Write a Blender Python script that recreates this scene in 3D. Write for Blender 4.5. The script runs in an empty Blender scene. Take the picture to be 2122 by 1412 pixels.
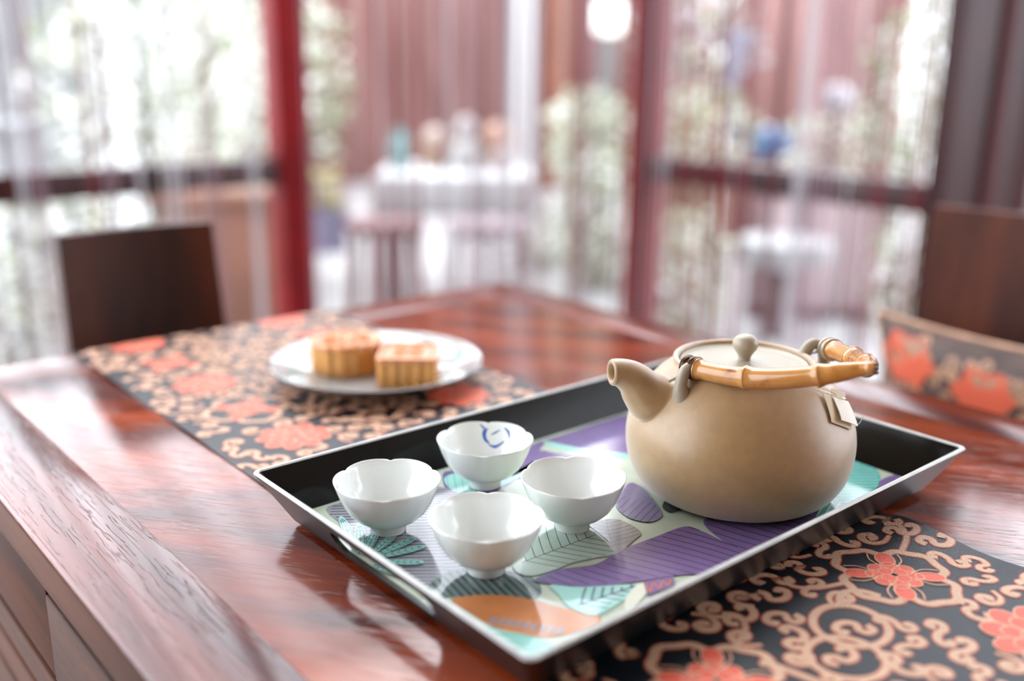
import bpy, bmesh, math, random
from mathutils import Vector, Matrix
import numpy as np

random.seed(7)
PI = math.pi
S = bpy.context.scene
COL = S.collection

# ------------------------------------------------------------------ camera, sky, exposure
HEAD, PITCH, ROLL = math.radians(49.6), math.radians(15.7), math.radians(0.66)
CAM = Vector((0, 0, 1.09))
FW = Vector((math.cos(HEAD) * math.cos(PITCH), math.sin(HEAD) * math.cos(PITCH), -math.sin(PITCH)))
R0 = Vector((math.sin(HEAD), -math.cos(HEAD), 0))
U0 = R0.cross(FW)
RT = math.cos(ROLL) * R0 + math.sin(ROLL) * U0
UP = RT.cross(FW)
cd = bpy.data.cameras.new('camera')
cam = bpy.data.objects.new('camera', cd)
COL.objects.link(cam)
cam.matrix_world = Matrix(((RT.x, UP.x, -FW.x, CAM.x), (RT.y, UP.y, -FW.y, CAM.y), (RT.z, UP.z, -FW.z, CAM.z), (0, 0, 0, 1)))
cd.lens, cd.sensor_width, cd.clip_start, cd.clip_end = 35, 36, 0.02, 200
cd.dof.use_dof = True
cd.dof.focus_distance = 0.735
cd.dof.aperture_fstop = 1.75
S.camera = cam

w = bpy.data.worlds.new('overcast_sky')
S.world = w
w.use_nodes = True
bg = w.node_tree.nodes['Background']
bg.inputs[0].default_value = (0.86, 0.92, 1.0, 1)
bg.inputs[1].default_value = 1.0
sun = bpy.data.lights.new('hazy_sun', 'SUN')
sun.energy, sun.angle, sun.color = 0.3, math.radians(40), (1.0, 0.97, 0.93)
so = bpy.data.objects.new('hazy_sun', sun)
COL.objects.link(so)
so.rotation_euler = Vector((-0.35, -0.62, -1.0)).to_track_quat('-Z', 'Y').to_euler()

vs = S.view_settings
vs.view_transform, vs.look, vs.gamma, vs.use_curve_mapping = 'Standard', 'None', 1.0, False
vs.exposure = 2.58
S.cycles.use_denoising = True


# ------------------------------------------------------------------ helpers
def RD(r, d, z=0.0):
    """right / forward metres on the ground from below the camera -> world"""
    return Vector((r * math.sin(HEAD) + d * math.cos(HEAD), -r * math.cos(HEAD) + d * math.sin(HEAD), z))


def at(px, py, d):
    """point on the line of sight of a pixel at forward ground distance d"""
    v = FW * (35 / 36 * 2122) + RT * (px - 1061) - UP * (py - 706)
    t = d / (v.x * math.cos(HEAD) + v.y * math.sin(HEAD))
    return CAM + v * t


def mat(name, col, rough=0.5, spec=0.5, metal=0.0, noise=0.0, nscale=40.0, bump=0.0, bscale=200.0, coat=0.0, emit=0.0, trans=0.0, sheen=0.0):
    m = bpy.data.materials.new(name)
    m.use_nodes = True
    nt = m.node_tree
    p = nt.nodes['Principled BSDF']
    p.inputs['Base Color'].default_value = (*col, 1)
    p.inputs['Roughness'].default_value = rough
    p.inputs['Specular IOR Level'].default_value = spec
    p.inputs['Metallic'].default_value = metal
    p.inputs['Coat Weight'].default_value = coat
    p.inputs['Coat Roughness'].default_value = 0.05
    p.inputs['Sheen Weight'].default_value = sheen
    if emit:
        p.inputs['Emission Color'].default_value = (*col, 1)
        p.inputs['Emission Strength'].default_value = emit
    tc = nt.nodes.new('ShaderNodeTexCoord')
    if noise:
        n = nt.nodes.new('ShaderNodeTexNoise')
        n.inputs['Scale'].default_value = nscale
        n.inputs['Detail'].default_value = 5
        r = nt.nodes.new('ShaderNodeValToRGB')
        r.color_ramp.elements[0].position, r.color_ramp.elements[1].position = 0.3, 0.7
        r.color_ramp.elements[0].color = (*[c * (1 - noise) for c in col], 1)
        r.color_ramp.elements[1].color = (*[min(1, c * (1 + noise)) for c in col], 1)
        nt.links.new(tc.outputs['Object'], n.inputs['Vector'])
        nt.links.new(n.outputs['Fac'], r.inputs['Fac'])
        nt.links.new(r.outputs['Color'], p.inputs['Base Color'])
    if bump:
        n2 = nt.nodes.new('ShaderNodeTexNoise')
        n2.inputs['Scale'].default_value = bscale
        n2.inputs['Detail'].default_value = 3
        b = nt.nodes.new('ShaderNodeBump')
        b.inputs['Strength'].default_value = bump
        b.inputs['Distance'].default_value = 0.001
        nt.links.new(tc.outputs['Object'], n2.inputs['Vector'])
        nt.links.new(n2.outputs['Fac'], b.inputs['Height'])
        nt.links.new(b.outputs['Normal'], p.inputs['Normal'])
    return m


def wood(name, dark, light, angle=0.0, rough=0.2, pore=0.6, axis='Z', along=2.2, across=26.0, swirl=0.05, coat=0.0, spec=0.5):
    """grain runs along local X after turning by angle about axis; fine open pores as relief"""
    m = bpy.data.materials.new(name)
    m.use_nodes = True
    nt = m.node_tree
    L = nt.links.new
    p = nt.nodes['Principled BSDF']
    tc = nt.nodes.new('ShaderNodeTexCoord')
    rot = nt.nodes.new('ShaderNodeVectorRotate')
    rot.rotation_type = axis + '_AXIS'
    rot.inputs['Angle'].default_value = -angle
    L(tc.outputs['Object'], rot.inputs['Vector'])
    # gentle swirl of the figure
    dn = nt.nodes.new('ShaderNodeTexNoise')
    dn.inputs['Scale'].default_value = 3.0
    dn.inputs['Detail'].default_value = 1
    L(rot.outputs[0], dn.inputs['Vector'])
    sub = nt.nodes.new('ShaderNodeVectorMath')
    sub.operation = 'SUBTRACT'
    sub.inputs[1].default_value = (0.5, 0.5, 0.5)
    L(dn.outputs['Color'], sub.inputs[0])
    sc = nt.nodes.new('ShaderNodeVectorMath')
    sc.operation = 'SCALE'
    sc.inputs['Scale'].default_value = swirl
    L(sub.outputs[0], sc.inputs[0])
    add = nt.nodes.new('ShaderNodeVectorMath')
    L(rot.outputs[0], add.inputs[0])
    L(sc.outputs[0], add.inputs[1])

    def stretched(a, b, detail, src=None):
        mp = nt.nodes.new('ShaderNodeMapping')
        mp.inputs['Scale'].default_value = (a, b, b)
        n = nt.nodes.new('ShaderNodeTexNoise')
        n.inputs['Scale'].default_value = 1.0
        n.inputs['Detail'].default_value = detail
        L((src or add).outputs[0], mp.inputs['Vector'])
        L(mp.outputs[0], n.inputs['Vector'])
        return n

    g = stretched(along, across, 6)
    r = nt.nodes.new('ShaderNodeValToRGB')
    e = r.color_ramp.elements
    e[0].position, e[1].position = 0.36, 0.66
    e[0].color, e[1].color = (*dark, 1), (*light, 1)
    L(g.outputs['Fac'], r.inputs['Fac'])
    po = stretched(24, 430, 1, rot)
    pr = nt.nodes.new('ShaderNodeValToRGB')
    pe = pr.color_ramp.elements
    pe[0].position, pe[1].position = 0.56, 0.63
    pe[0].color, pe[1].color = (1, 1, 1, 1), (0, 0, 0, 1)
    L(po.outputs['Fac'], pr.inputs['Fac'])
    dk = nt.nodes.new('ShaderNodeMixRGB')
    dk.blend_type = 'MULTIPLY'
    dk.inputs['Fac'].default_value = 0.2
    L(r.outputs['Color'], dk.inputs['Color1'])
    L(pr.outputs['Color'], dk.inputs['Color2'])
    L(dk.outputs['Color'], p.inputs['Base Color'])
    b = nt.nodes.new('ShaderNodeBump')
    b.inputs['Strength'].default_value = pore
    b.inputs['Distance'].default_value = 0.0004
    L(pr.outputs['Color'], b.inputs['Height'])
    L(b.outputs['Normal'], p.inputs['Normal'])
    p.inputs['Roughness'].default_value = rough
    p.inputs['Specular IOR Level'].default_value = spec
    p.inputs['Coat Weight'].default_value = coat
    p.inputs['Coat Roughness'].default_value = 0.08
    return m


class MB:
    """collects vertices and faces; build() links them as ONE mesh object"""
    def __init__(self):
        self.v, self.f, self.m = [], [], []

    def add(self, vs, fs, mi=0):
        o = len(self.v)
        self.v += [tuple(x) for x in vs]
        self.f += [tuple(i + o for i in q) for q in fs]
        self.m += [mi] * len(fs)
        return self

    def box(self, c, s, bev=0.0, rz=0.0, mi=0, M=None, seg=2):
        bm = bmesh.new()
        bmesh.ops.create_cube(bm, size=1)
        bmesh.ops.scale(bm, vec=Vector(s), verts=bm.verts)
        if bev:
            bmesh.ops.bevel(bm, geom=list(bm.edges), offset=bev, segments=seg, profile=0.5, affect='EDGES')
        T = M if M is not None else Matrix.Translation(Vector(c)) @ Matrix.Rotation(rz, 4, 'Z')
        bmesh.ops.transform(bm, matrix=T, verts=bm.verts)
        bm.verts.index_update()
        self.add([v.co.copy() for v in bm.verts], [[v.index for v in f.verts] for f in bm.faces], mi)
        bm.free()
        return self

    def loops(self, rings, close=True, cap0=False, cap1=False, mi=0):
        n = len(rings[0])
        vs = [p for r in rings for p in r]
        fs = []
        for i in range(len(rings) - 1):
            for j in range(n if close else n - 1):
                k = (j + 1) % n
                fs.append((i * n + j, i * n + k, (i + 1) * n + k, (i + 1) * n + j))
        if cap0:
            fs.append(tuple(reversed(range(n))))
        if cap1:
            fs.append(tuple((len(rings) - 1) * n + j for j in range(n)))
        return self.add(vs, fs, mi)

    def lathe(self, prof, c=(0, 0, 0), n=48, fr=None, cap0=False, cap1=False, mi=0):
        rings = []
        for i, (r, z) in enumerate(prof):
            ring = []
            for j in range(n):
                a = 2 * PI * j / n
                rr, zz = (r, z) if fr is None else fr(a, r, z, i)
                ring.append((c[0] + rr * math.cos(a), c[1] + rr * math.sin(a), c[2] + zz))
            rings.append(ring)
        return self.loops(rings, True, cap0, cap1, mi)

    def tube(self, pts, rad, n=12, cap=True, mi=0, closed=False):
        pts = [Vector(p) for p in pts]
        m = len(pts)
        rad = rad if isinstance(rad, (list, tuple)) else [rad] * m
        rings, nrm = [], None
        for i, p in enumerate(pts):
            if closed:
                t = (pts[(i + 1) % m] - pts[i - 1]).normalized()
            else:
                t = (pts[min(i + 1, m - 1)] - pts[max(i - 1, 0)]).normalized()
            if nrm is None:
                nrm = t.cross(Vector((0, 0, 1)) if abs(t.z) < 0.9 else Vector((1, 0, 0))).normalized()
            nrm = (nrm - t * nrm.dot(t)).normalized()
            bn = t.cross(nrm)
            rings.append([p + (nrm * math.cos(2 * PI * k / n) + bn * math.sin(2 * PI * k / n)) * rad[i] for k in range(n)])
        if closed:
            rings.append(rings[0])
        return self.loops(rings, True, cap and not closed, cap and not closed, mi)

    def build(self, name, mats, parent=None, smooth=True, loc=None, sharp=40):
        me = bpy.data.meshes.new(name)
        me.from_pydata(self.v, [], self.f)
        mats = mats if isinstance(mats, (list, tuple)) else [mats]
        for x in mats:
            me.materials.append(x)
        if len(mats) > 1:
            me.polygons.foreach_set('material_index', self.m)
        bm = bmesh.new()
        bm.from_mesh(me)
        bmesh.ops.recalc_face_normals(bm, faces=bm.faces)
        bm.to_mesh(me)
        bm.free()
        if smooth:
            me.polygons.foreach_set('use_smooth', [True] * len(me.polygons))
            me.set_sharp_from_angle(angle=math.radians(sharp))
        o = bpy.data.objects.new(name, me)
        COL.objects.link(o)
        if parent is not None:
            o.parent = parent
        if loc is not None:
            o.location = loc
        return o


def empty(name, loc=(0, 0, 0), rz=0.0):
    o = bpy.data.objects.new(name, None)
    COL.objects.link(o)
    o.location = loc
    o.rotation_euler.z = rz
    return o


def tag(o, label=None, cat=None, group=None, kind=None):
    if label:
        o['label'] = label
    if cat:
        o['category'] = cat
    if group:
        o['group'] = group
    if kind:
        o['kind'] = kind
    return o


def catmull(pts, k=8, closed=True):
    pts = [np.array(p, float) for p in pts]
    n = len(pts)
    out = []
    for i in range(n if closed else n - 1):
        if closed:
            a, b, c, d = pts[i - 1], pts[i], pts[(i + 1) % n], pts[(i + 2) % n]
        else:
            a, b, c, d = pts[max(i - 1, 0)], pts[i], pts[i + 1], pts[min(i + 2, n - 1)]
        for s in range(k):
            t = s / k
            out.append(0.5 * (2 * b + (c - a) * t + (2 * a - 5 * b + 4 * c - d) * t * t + (3 * b - a - 3 * c + d) * t ** 3))
    if not closed:
        out.append(pts[-1])
    return out


def ribbon2d(pts, wid, closed=False):
    """flat band along a 2-D polyline -> (verts2d, faces)"""
    P = np.array(pts, float)
    n = len(P)
    if closed:
        T = np.roll(P, -1, 0) - np.roll(P, 1, 0)
    else:
        T = np.gradient(P, axis=0)
    T /= np.maximum(np.linalg.norm(T, axis=1, keepdims=True), 1e-9)
    N = np.stack([-T[:, 1], T[:, 0]], 1)
    W = np.array(wid, float).reshape(-1, 1) / 2 if not np.isscalar(wid) else wid / 2
    V = np.concatenate([P + N * W, P - N * W])
    F = []
    for i in range(n if closed else n - 1):
        j = (i + 1) % n
        F.append((i, j, n + j, n + i))
    return V, F


# ------------------------------------------------------------------ materials
M = {}
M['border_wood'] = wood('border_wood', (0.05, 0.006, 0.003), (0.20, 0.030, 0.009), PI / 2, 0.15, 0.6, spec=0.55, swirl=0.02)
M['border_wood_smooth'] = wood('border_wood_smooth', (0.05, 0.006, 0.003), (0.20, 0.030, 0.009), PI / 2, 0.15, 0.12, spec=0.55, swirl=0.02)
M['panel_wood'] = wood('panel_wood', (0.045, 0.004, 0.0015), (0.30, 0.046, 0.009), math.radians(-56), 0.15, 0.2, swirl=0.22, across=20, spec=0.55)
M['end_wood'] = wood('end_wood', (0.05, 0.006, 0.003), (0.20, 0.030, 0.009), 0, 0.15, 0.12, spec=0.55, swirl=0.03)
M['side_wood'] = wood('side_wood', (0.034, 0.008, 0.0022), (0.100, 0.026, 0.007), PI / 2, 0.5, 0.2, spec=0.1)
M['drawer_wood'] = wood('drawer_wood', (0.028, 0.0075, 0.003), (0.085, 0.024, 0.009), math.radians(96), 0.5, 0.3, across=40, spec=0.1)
M['gap_shade'] = mat('gap_shade', (0.010, 0.012, 0.012), 0.6)  # near black, the shade between the drawer parts put into colour
M['chair_wood'] = wood('chair_wood', (0.014, 0.003, 0.0015), (0.075, 0.017, 0.005), PI / 2, 0.5, 0.2, axis='Y', across=14, spec=0.25)
M['chair_wood_red'] = wood('chair_wood_red', (0.035, 0.009, 0.005), (0.12, 0.030, 0.013), PI / 2, 0.5, 0.2, axis='Y', across=14, spec=0.2)
M['frame_red'] = mat('frame_red', (0.19, 0.004, 0.006), 0.45, spec=0.2, noise=0.25, nscale=6)
M['frame_dark'] = mat('frame_dark', (0.040, 0.006, 0.007), 0.35, noise=0.25, nscale=6)
M['lacquer'] = mat('lacquer', (0.006, 0.005, 0.004), 0.14, spec=0.14, noise=0.3, nscale=30, bump=0.05, bscale=60)
M['lacquer_out'] = mat('lacquer_out', (0.013, 0.011, 0.011), 0.28, spec=0.42, noise=0.2, nscale=40, bump=0.1, bscale=300)
M['rim'] = mat('rim', (0.55, 0.56, 0.55), 0.28, noise=0.15, nscale=60)  # pale tone paints the highlight along the tray edge
M['porcelain'] = mat('porcelain', (0.84, 0.88, 0.86), 0.12, coat=0.4)
M['blue_glaze'] = mat('blue_glaze', (0.05, 0.12, 0.42), 0.15, noise=0.5, nscale=120)
M['clay'] = mat('clay', (0.36, 0.21, 0.074), 0.42, spec=0.9, sheen=0.8, noise=0.08, nscale=120, bump=0.06, bscale=700)
M['clay_pale'] = mat('clay_pale', (0.38, 0.33, 0.25), 0.36, noise=0.06, nscale=30, bump=0.08, bscale=420)
M['wire'] = mat('wire', (0.10, 0.065, 0.04), 0.35, metal=0.7)
M['wire_pale'] = mat('wire_pale', (0.55, 0.50, 0.40), 0.35, metal=0.4)
M['paper'] = mat('paper', (0.74, 0.66, 0.48), 0.7)
M['paper_white'] = mat('paper_white', (0.84, 0.81, 0.72), 0.7)
M['thread'] = mat('thread', (0.88, 0.85, 0.80), 0.8)
M['staple'] = mat('staple', (0.4, 0.4, 0.4), 0.3, metal=1.0)
M['plate'] = mat('plate', (0.40, 0.42, 0.42), 0.10, coat=0.4)
M['plate_green'] = mat('plate_green', (0.22, 0.42, 0.36), 0.2)
M['crust'] = mat('crust', (0.62, 0.29, 0.075), 0.42, noise=0.22, nscale=45, bump=0.3, bscale=250)
M['crust_top'] = mat('crust_top', (0.64, 0.25, 0.08), 0.22, noise=0.25, nscale=60, bump=0.3, bscale=200, coat=0.3)
M['cloth'] = mat('cloth', (0.003, 0.006, 0.011), 0.34, spec=0.32, bump=0.35, bscale=900)
M['gold'] = mat('gold', (0.60, 0.37, 0.23), 0.36, spec=0.7, noise=0.3, nscale=900, bump=0.9, bscale=1100)
M['gold_edge'] = mat('gold_edge', (0.50, 0.07, 0.03), 0.45, noise=0.2, nscale=900)
M['petal'] = mat('petal', (0.72, 0.085, 0.035), 0.42, noise=0.18, nscale=500, bump=0.6, bscale=900)
M['petal_line'] = mat('petal_line', (0.75, 0.38, 0.24), 0.4)


def bamboo():
    m = mat('bamboo', (0.66, 0.33, 0.10), 0.2, coat=0.5)
    nt = m.node_tree
    p = nt.nodes['Principled BSDF']
    tc = nt.nodes.new('ShaderNodeTexCoord')
    n = nt.nodes.new('ShaderNodeTexNoise')
    n.inputs['Scale'].default_value = 55
    n.inputs['Detail'].default_value = 6
    r = nt.nodes.new('ShaderNodeValToRGB')
    e = r.color_ramp.elements
    e[0].position, e[0].color = 0.26, (0.22, 0.06, 0.012, 1)
    e[1].position, e[1].color = 0.42, (0.50, 0.21, 0.045, 1)
    x = e.new(0.75)
    x.color = (0.60, 0.30, 0.09, 1)
    nt.links.new(tc.outputs['Object'], n.inputs['Vector'])
    nt.links.new(n.outputs['Fac'], r.inputs['Fac'])
    nt.links.new(r.outputs['Color'], p.inputs['Base Color'])
    return m


M['bamboo'] = bamboo()
M['bamboo_node'] = mat('bamboo_node', (0.30, 0.11, 0.03), 0.3, noise=0.6, nscale=160)
M['bamboo_cut'] = mat('bamboo_cut', (0.10, 0.03, 0.02), 0.6, noise=0.4, nscale=200)

# ------------------------------------------------------------------ the setting: floors, window bays, walls
M['floor'] = mat('floor', (0.34, 0.30, 0.28), 0.25, noise=0.1, nscale=2)
M['paving'] = mat('paving', (0.42, 0.415, 0.415), 0.3, noise=0.06, nscale=1.5)

# plan of the bay (right, forward) in metres
PL, PR = (-0.665, 2.98), (0.425, 3.20)
WL, WR = (-1.62, 2.16), (1.08, 2.42)

mb = MB()
mb.box((0, 0, -0.02), (16, 16, 0.04))
o = mb.build('floor', M['floor'])
o.location = RD(0, 2.0)
o.rotation_euler.z = HEAD - PI / 2
tag(o, 'pale stone floor under the dining table', kind='structure')
mb = MB()
mb.box((0, 0, -0.02), (40, 24, 0.045))
o = mb.build('floor_courtyard', M['paving'])
o.location = RD(0, 3.35 + 12)
o.rotation_euler.z = HEAD - PI / 2
tag(o, 'bright pale courtyard paving beyond the string curtains', kind='structure')

TOPZ = 2.62


def bay(name, a, b, label, rail=True, posts=((0, 0.11), (1, 0.11)), pm=None):
    A, B = RD(*a), RD(*b)
    d = B - A
    L, ang = d.length, math.atan2(d.y, d.x)
    root = empty(name, A, ang)
    tag(root, label, kind='structure')
    for k, wd in posts:
        pm_ = pm or (M['frame_dark'] if (name == 'window_2' and k == 1) else M['frame_red'])
        MB().box((k * L, 0, TOPZ / 2), (wd, 0.09, TOPZ), 0.006).build('post', pm_, root)
    if rail:
        MB().box((L / 2, 0.0, 0.772), (L - 0.10, 0.07, 0.075), 0.006).build('rail', M['frame_dark'], root)
        MB().box((L / 2, 0.0, 0.05), (L - 0.10, 0.07, 0.10), 0.006).build('bottom_rail', M['frame_dark'], root)
    MB().box((L / 2, 0, TOPZ + 0.05), (L + 0.1, 0.10, 0.10), 0.006).build('head_beam', M['frame_dark'], root)
    return root


bay('window_1', WL, PL, 'dark red framed bay left of the opening, with a low dark rail', posts=((0, 0.10), (1, 0.105)))
bay('window_2', PR, WR, 'dark red framed bay right of the opening, with a low dark rail', posts=((0, 0.095), (1, 0.13)))
bay('window_3', (1.16, 2.36), (1.80, 1.55), 'dark framed bay at the right edge', rail=False, posts=((0, 0.14), (1, 0.10)), pm=M['frame_dark'])
bay('window_4', PL, PR, 'open bay between the two red posts', rail=False, posts=())

mb = MB()
mb.box((0, 0, 0), (5.5, 4.45, 0.06))  # unseen slab added overhead, its edges set to shade the foreground
o = mb.build('ceiling_shade', mat('shade_boards', (0.45, 0.36, 0.30), 0.6, noise=0.15, nscale=4))
o.location = RD(0.75, -0.475, TOPZ + 0.16)
o.rotation_euler.z = HEAD - PI / 2
tag(o, 'unseen pale wooden roof added to shade the dining table', kind='structure')

M['plaster'] = mat('plaster', (0.42, 0.27, 0.17), 0.7, noise=0.1, nscale=3)  # for unseen walls added to keep light off the sides facing the camera
for nm, r_, d_, sx_, sy_, lb in (('wall_shade_back', 0.75, -2.65, 5.5, 0.1, 'unseen warm brown wall added behind the camera to cut light'), ('wall_shade_left', -1.95, -1.6, 0.1, 2.0, 'unseen warm brown wall added on the left behind the camera to cut light'), ('wall_shade_right', 3.45, -1.3, 0.1, 2.6, 'unseen warm brown wall added on the right behind the camera to cut light')):
    o = MB().box((0, 0, 1.35), (sx_, sy_, 2.7)).build(nm, M['plaster'])
    o.location = RD(r_, d_)
    o.rotation_euler.z = HEAD - PI / 2
    tag(o, lb, kind='structure')

# string curtains: nobody could count the strings
SM = [mat('string_red', (0.28, 0.010, 0.016), 0.5), mat('string_dark_red', (0.15, 0.020, 0.024), 0.5),
      mat('string_mauve', (0.40, 0.28, 0.32), 0.5), mat('string_white', (0.60, 0.58, 0.60), 0.5), mat('string_grey', (0.05, 0.055, 0.06), 0.5)]


for m_ in SM:                      # loose twisted yarn lets light through
    nt_ = m_.node_tree
    p_ = nt_.nodes['Principled BSDF']
    tr_ = nt_.nodes.new('ShaderNodeBsdfTranslucent')
    tr_.inputs['Color'].default_value = p_.inputs['Base Color'].default_value
    mx_ = nt_.nodes.new('ShaderNodeMixShader')
    mx_.inputs[0].default_value = 0.55
    nt_.links.new(p_.outputs[0], mx_.inputs[1])
    nt_.links.new(tr_.outputs[0], mx_.inputs[2])
    nt_.links.new(mx_.outputs[0], nt_.nodes['Material Output'].inputs['Surface'])


def curtain(a, b, label, dens, weights, clump, off=-0.09, seed=1, z0=0.03):
    rr = random.Random(seed)
    A, B = RD(*a), RD(*b)
    d = (B - A)
    L = d.length
    t = d.normalized()
    nrm = Vector((-t.y, t.x, 0))
    if nrm.dot(CAM - A) < 0:
        nrm = -nrm
    mb = MB()
    s = 0.05
    while s < L - 0.05:
        mi = rr.choices(range(5), weights)[0]
        k = rr.randint(*clump)
        for _ in range(k):
            wdt = rr.uniform(0.0022, 0.0045)
            c = A + t * s + nrm * (-off + rr.uniform(-0.012, 0.012))
            sway = t * rr.uniform(-0.006, 0.006)
            h = wdt / 2
            ring = lambda p: [p + t * h + nrm * h, p - t * h + nrm * h, p - t * h - nrm * h, p + t * h - nrm * h]
            mb.loops([ring(Vector((c.x, c.y, TOPZ))), ring(Vector((c.x, c.y, z0)) + sway)], True, True, True, mi)
            s += wdt + rr.uniform(0.0008, 0.004)
            if s > L - 0.05:
                break
        s += rr.expovariate(1.0) / dens
    o = mb.build('string_curtain', SM, smooth=False)
    return tag(o, label, 'curtain', kind='stuff')


curtain(WL, PL, 'red and white string curtain hanging in the bay left of the opening', 34, (3, 1, 2, 5, 1), (2, 6), seed=3)
curtain(PL, PR, 'pinkish string curtain hanging across the middle opening', 44, (4, 4, 5, 2, 0), (1, 4), seed=5)
curtain(PR, WR, 'red and mauve string curtain hanging in the bay right of the opening', 36, (5, 4, 4, 2, 0.6), (2, 5), seed=11)
curtain((1.10, 2.36), (1.72, 1.58), 'dark red string curtain at the right edge of the photo', 24, (3, 4, 1, 1, 3), (3, 6), seed=17)

# far walls of the courtyard
M['wall_red'] = wood('wall_red', (0.15, 0.060, 0.053), (0.32, 0.165, 0.15), PI / 2, 0.5, 0.0, axis='Y', along=0.6, across=5.0)
M['white_wall'] = mat('white_wall', (0.48, 0.475, 0.48), 0.6)
M['orange_wall'] = mat('orange_wall', (0.24, 0.095, 0.06), 0.6, noise=0.15, nscale=2)


DIM = {}


def slab(name, px0, px1, py0, py1, d, m, label, cat=None, kind=None, thick=0.12, ground=True, group=None):
    p0, p1 = at(px0, (py0 + py1) / 2, d), at(px1, (py0 + py1) / 2, d)
    zt, zb = at((px0 + px1) / 2, py0, d).z, (0.0 if ground else at((px0 + px1) / 2, py1, d).z)
    wdt = (p1 - p0).length
    c = (p0 + p1) / 2
    mb = MB().box((0, 0, 0), (wdt, thick, zt - zb), 0.01)
    o = mb.build(name, m, loc=Vector((c.x, c.y, (zt + zb) / 2)))
    o.rotation_euler.z = HEAD - PI / 2
    DIM[o.name] = (wdt, thick, zt - zb)
    return tag(o, label, cat, group, kind)


def piece(o, name, c, sz, m, bev=0.006):
    """a further part of an upright block; c in shares of its half size"""
    w_, t_, h_ = DIM[o.name]
    return MB().box((c[0] * w_ / 2, c[1] * t_ / 2, c[2] * h_ / 2), sz, bev).build(name, m, o)


slab('wall_far', 560, 1440, -420, 300, 9.2, M['wall_red'], 'reddish brown panelled wall at the far side of the courtyard', kind='structure')
slab('wall_far_right', 1520, 1880, -120, 300, 6.3, M['wall_red'], 'reddish panelled wall seen through the right bay', kind='structure')
slab('wall_far_left', -40, 190, -160, 300, 6.0, M['white_wall'], 'white rendered wall seen through the left bay', kind='structure')
for x0_, x1_, d_, m_, t_, lb in ((1062, 1112, 8.6, M['white_wall'], 0.22, 'white square pillar in front of the reddish wall'), (1118, 1178, 8.95, M['orange_wall'], 0.2, 'terracotta coloured pillar right beside the white pillar')):
    o = slab('pillar', x0_, x1_, -120, 300, d_, m_, lb, 'pillar', thick=t_)
    w_, tt_, h_ = DIM[o.name]
    piece(o, 'plinth', (0, 0, -1 + 0.25 / h_), (w_ * 1.12, tt_ * 1.3, 0.25), m_)
    piece(o, 'capital', (0, 0, 1 - 0.12 / h_), (w_ * 1.12, tt_ * 1.3, 0.12), m_)

# ------------------------------------------------------------------ dining table
ZT = 0.75
TX0, TX1, TY0, TY1 = 0.163, 1.0, -0.36, 1.195
table = empty('dining_table', ((TX0 + TX1) / 2, (TY0 + TY1) / 2, 0))
tag(table, 'glossy red brown wooden table carrying the runner, tray and plate', 'table')
TC = Vector(table.location)


def tpart(name, x0, x1, y0, y1, z0, z1, m, bev=0.002, parent=None, seg=2):
    mb = MB().box(((x0 + x1) / 2, (y0 + y1) / 2, (z0 + z1) / 2), (x1 - x0, y1 - y0, z1 - z0), bev, seg=seg)
    ob = mb.build(name, m, parent or table)
    ob.location = -TC if parent is None else (0, 0, 0)
    return ob


BW = 0.073


def plank(x0, x1, y0, y1, m):
    return tpart('border_plank', x0, x1, y0, y1, 0.717, ZT, m, 0.0035, seg=3)


plank(TX0, TX0 + BW, TY0, TY1, M['border_wood'])
plank(TX1 - BW, TX1, TY0, TY1, M['border_wood_smooth'])
plank(TX0 + BW, TX1 - BW, TY0, TY0 + BW, M['end_wood'])
plank(TX0 + BW, TX1 - BW, TY1 - BW, TY1, M['end_wood'])
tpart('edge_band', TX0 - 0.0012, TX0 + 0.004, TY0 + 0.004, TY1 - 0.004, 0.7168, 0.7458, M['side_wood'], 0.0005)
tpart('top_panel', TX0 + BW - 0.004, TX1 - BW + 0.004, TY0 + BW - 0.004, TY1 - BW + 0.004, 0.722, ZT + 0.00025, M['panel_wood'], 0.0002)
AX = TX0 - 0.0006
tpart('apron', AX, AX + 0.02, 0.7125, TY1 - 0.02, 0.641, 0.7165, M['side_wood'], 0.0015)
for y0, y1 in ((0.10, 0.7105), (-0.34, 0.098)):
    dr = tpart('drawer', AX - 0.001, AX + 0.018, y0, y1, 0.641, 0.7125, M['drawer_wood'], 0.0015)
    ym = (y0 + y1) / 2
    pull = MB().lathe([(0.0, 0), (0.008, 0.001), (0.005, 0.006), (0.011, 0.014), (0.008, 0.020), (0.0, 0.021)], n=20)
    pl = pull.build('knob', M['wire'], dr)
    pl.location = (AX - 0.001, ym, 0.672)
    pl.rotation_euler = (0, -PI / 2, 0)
tpart('gap_shade_board', AX + 0.03, AX + 0.04, TY0 + 0.03, TY1 - 0.03, 0.42, 0.7165, M['gap_shade'], 0.0)  # dark board added behind the gaps to stand in for their shade
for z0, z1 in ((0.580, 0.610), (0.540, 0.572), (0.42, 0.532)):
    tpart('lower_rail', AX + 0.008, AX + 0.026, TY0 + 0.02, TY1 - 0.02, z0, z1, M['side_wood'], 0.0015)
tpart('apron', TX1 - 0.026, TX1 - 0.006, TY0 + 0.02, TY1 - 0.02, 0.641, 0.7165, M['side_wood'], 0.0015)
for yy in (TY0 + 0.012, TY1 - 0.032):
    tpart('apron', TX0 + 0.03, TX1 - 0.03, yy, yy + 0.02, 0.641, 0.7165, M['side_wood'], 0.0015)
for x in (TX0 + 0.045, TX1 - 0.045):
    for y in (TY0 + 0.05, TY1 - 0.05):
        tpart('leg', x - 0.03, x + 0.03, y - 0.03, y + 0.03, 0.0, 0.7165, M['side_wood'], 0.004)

# ------------------------------------------------------------------ brocade runner
RX0, RX1 = 0.335, 0.682
RY0, RY1 = TY0 - 0.16, TY1 + 0.14      # arc length in y, the last bit hangs over each end


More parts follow.
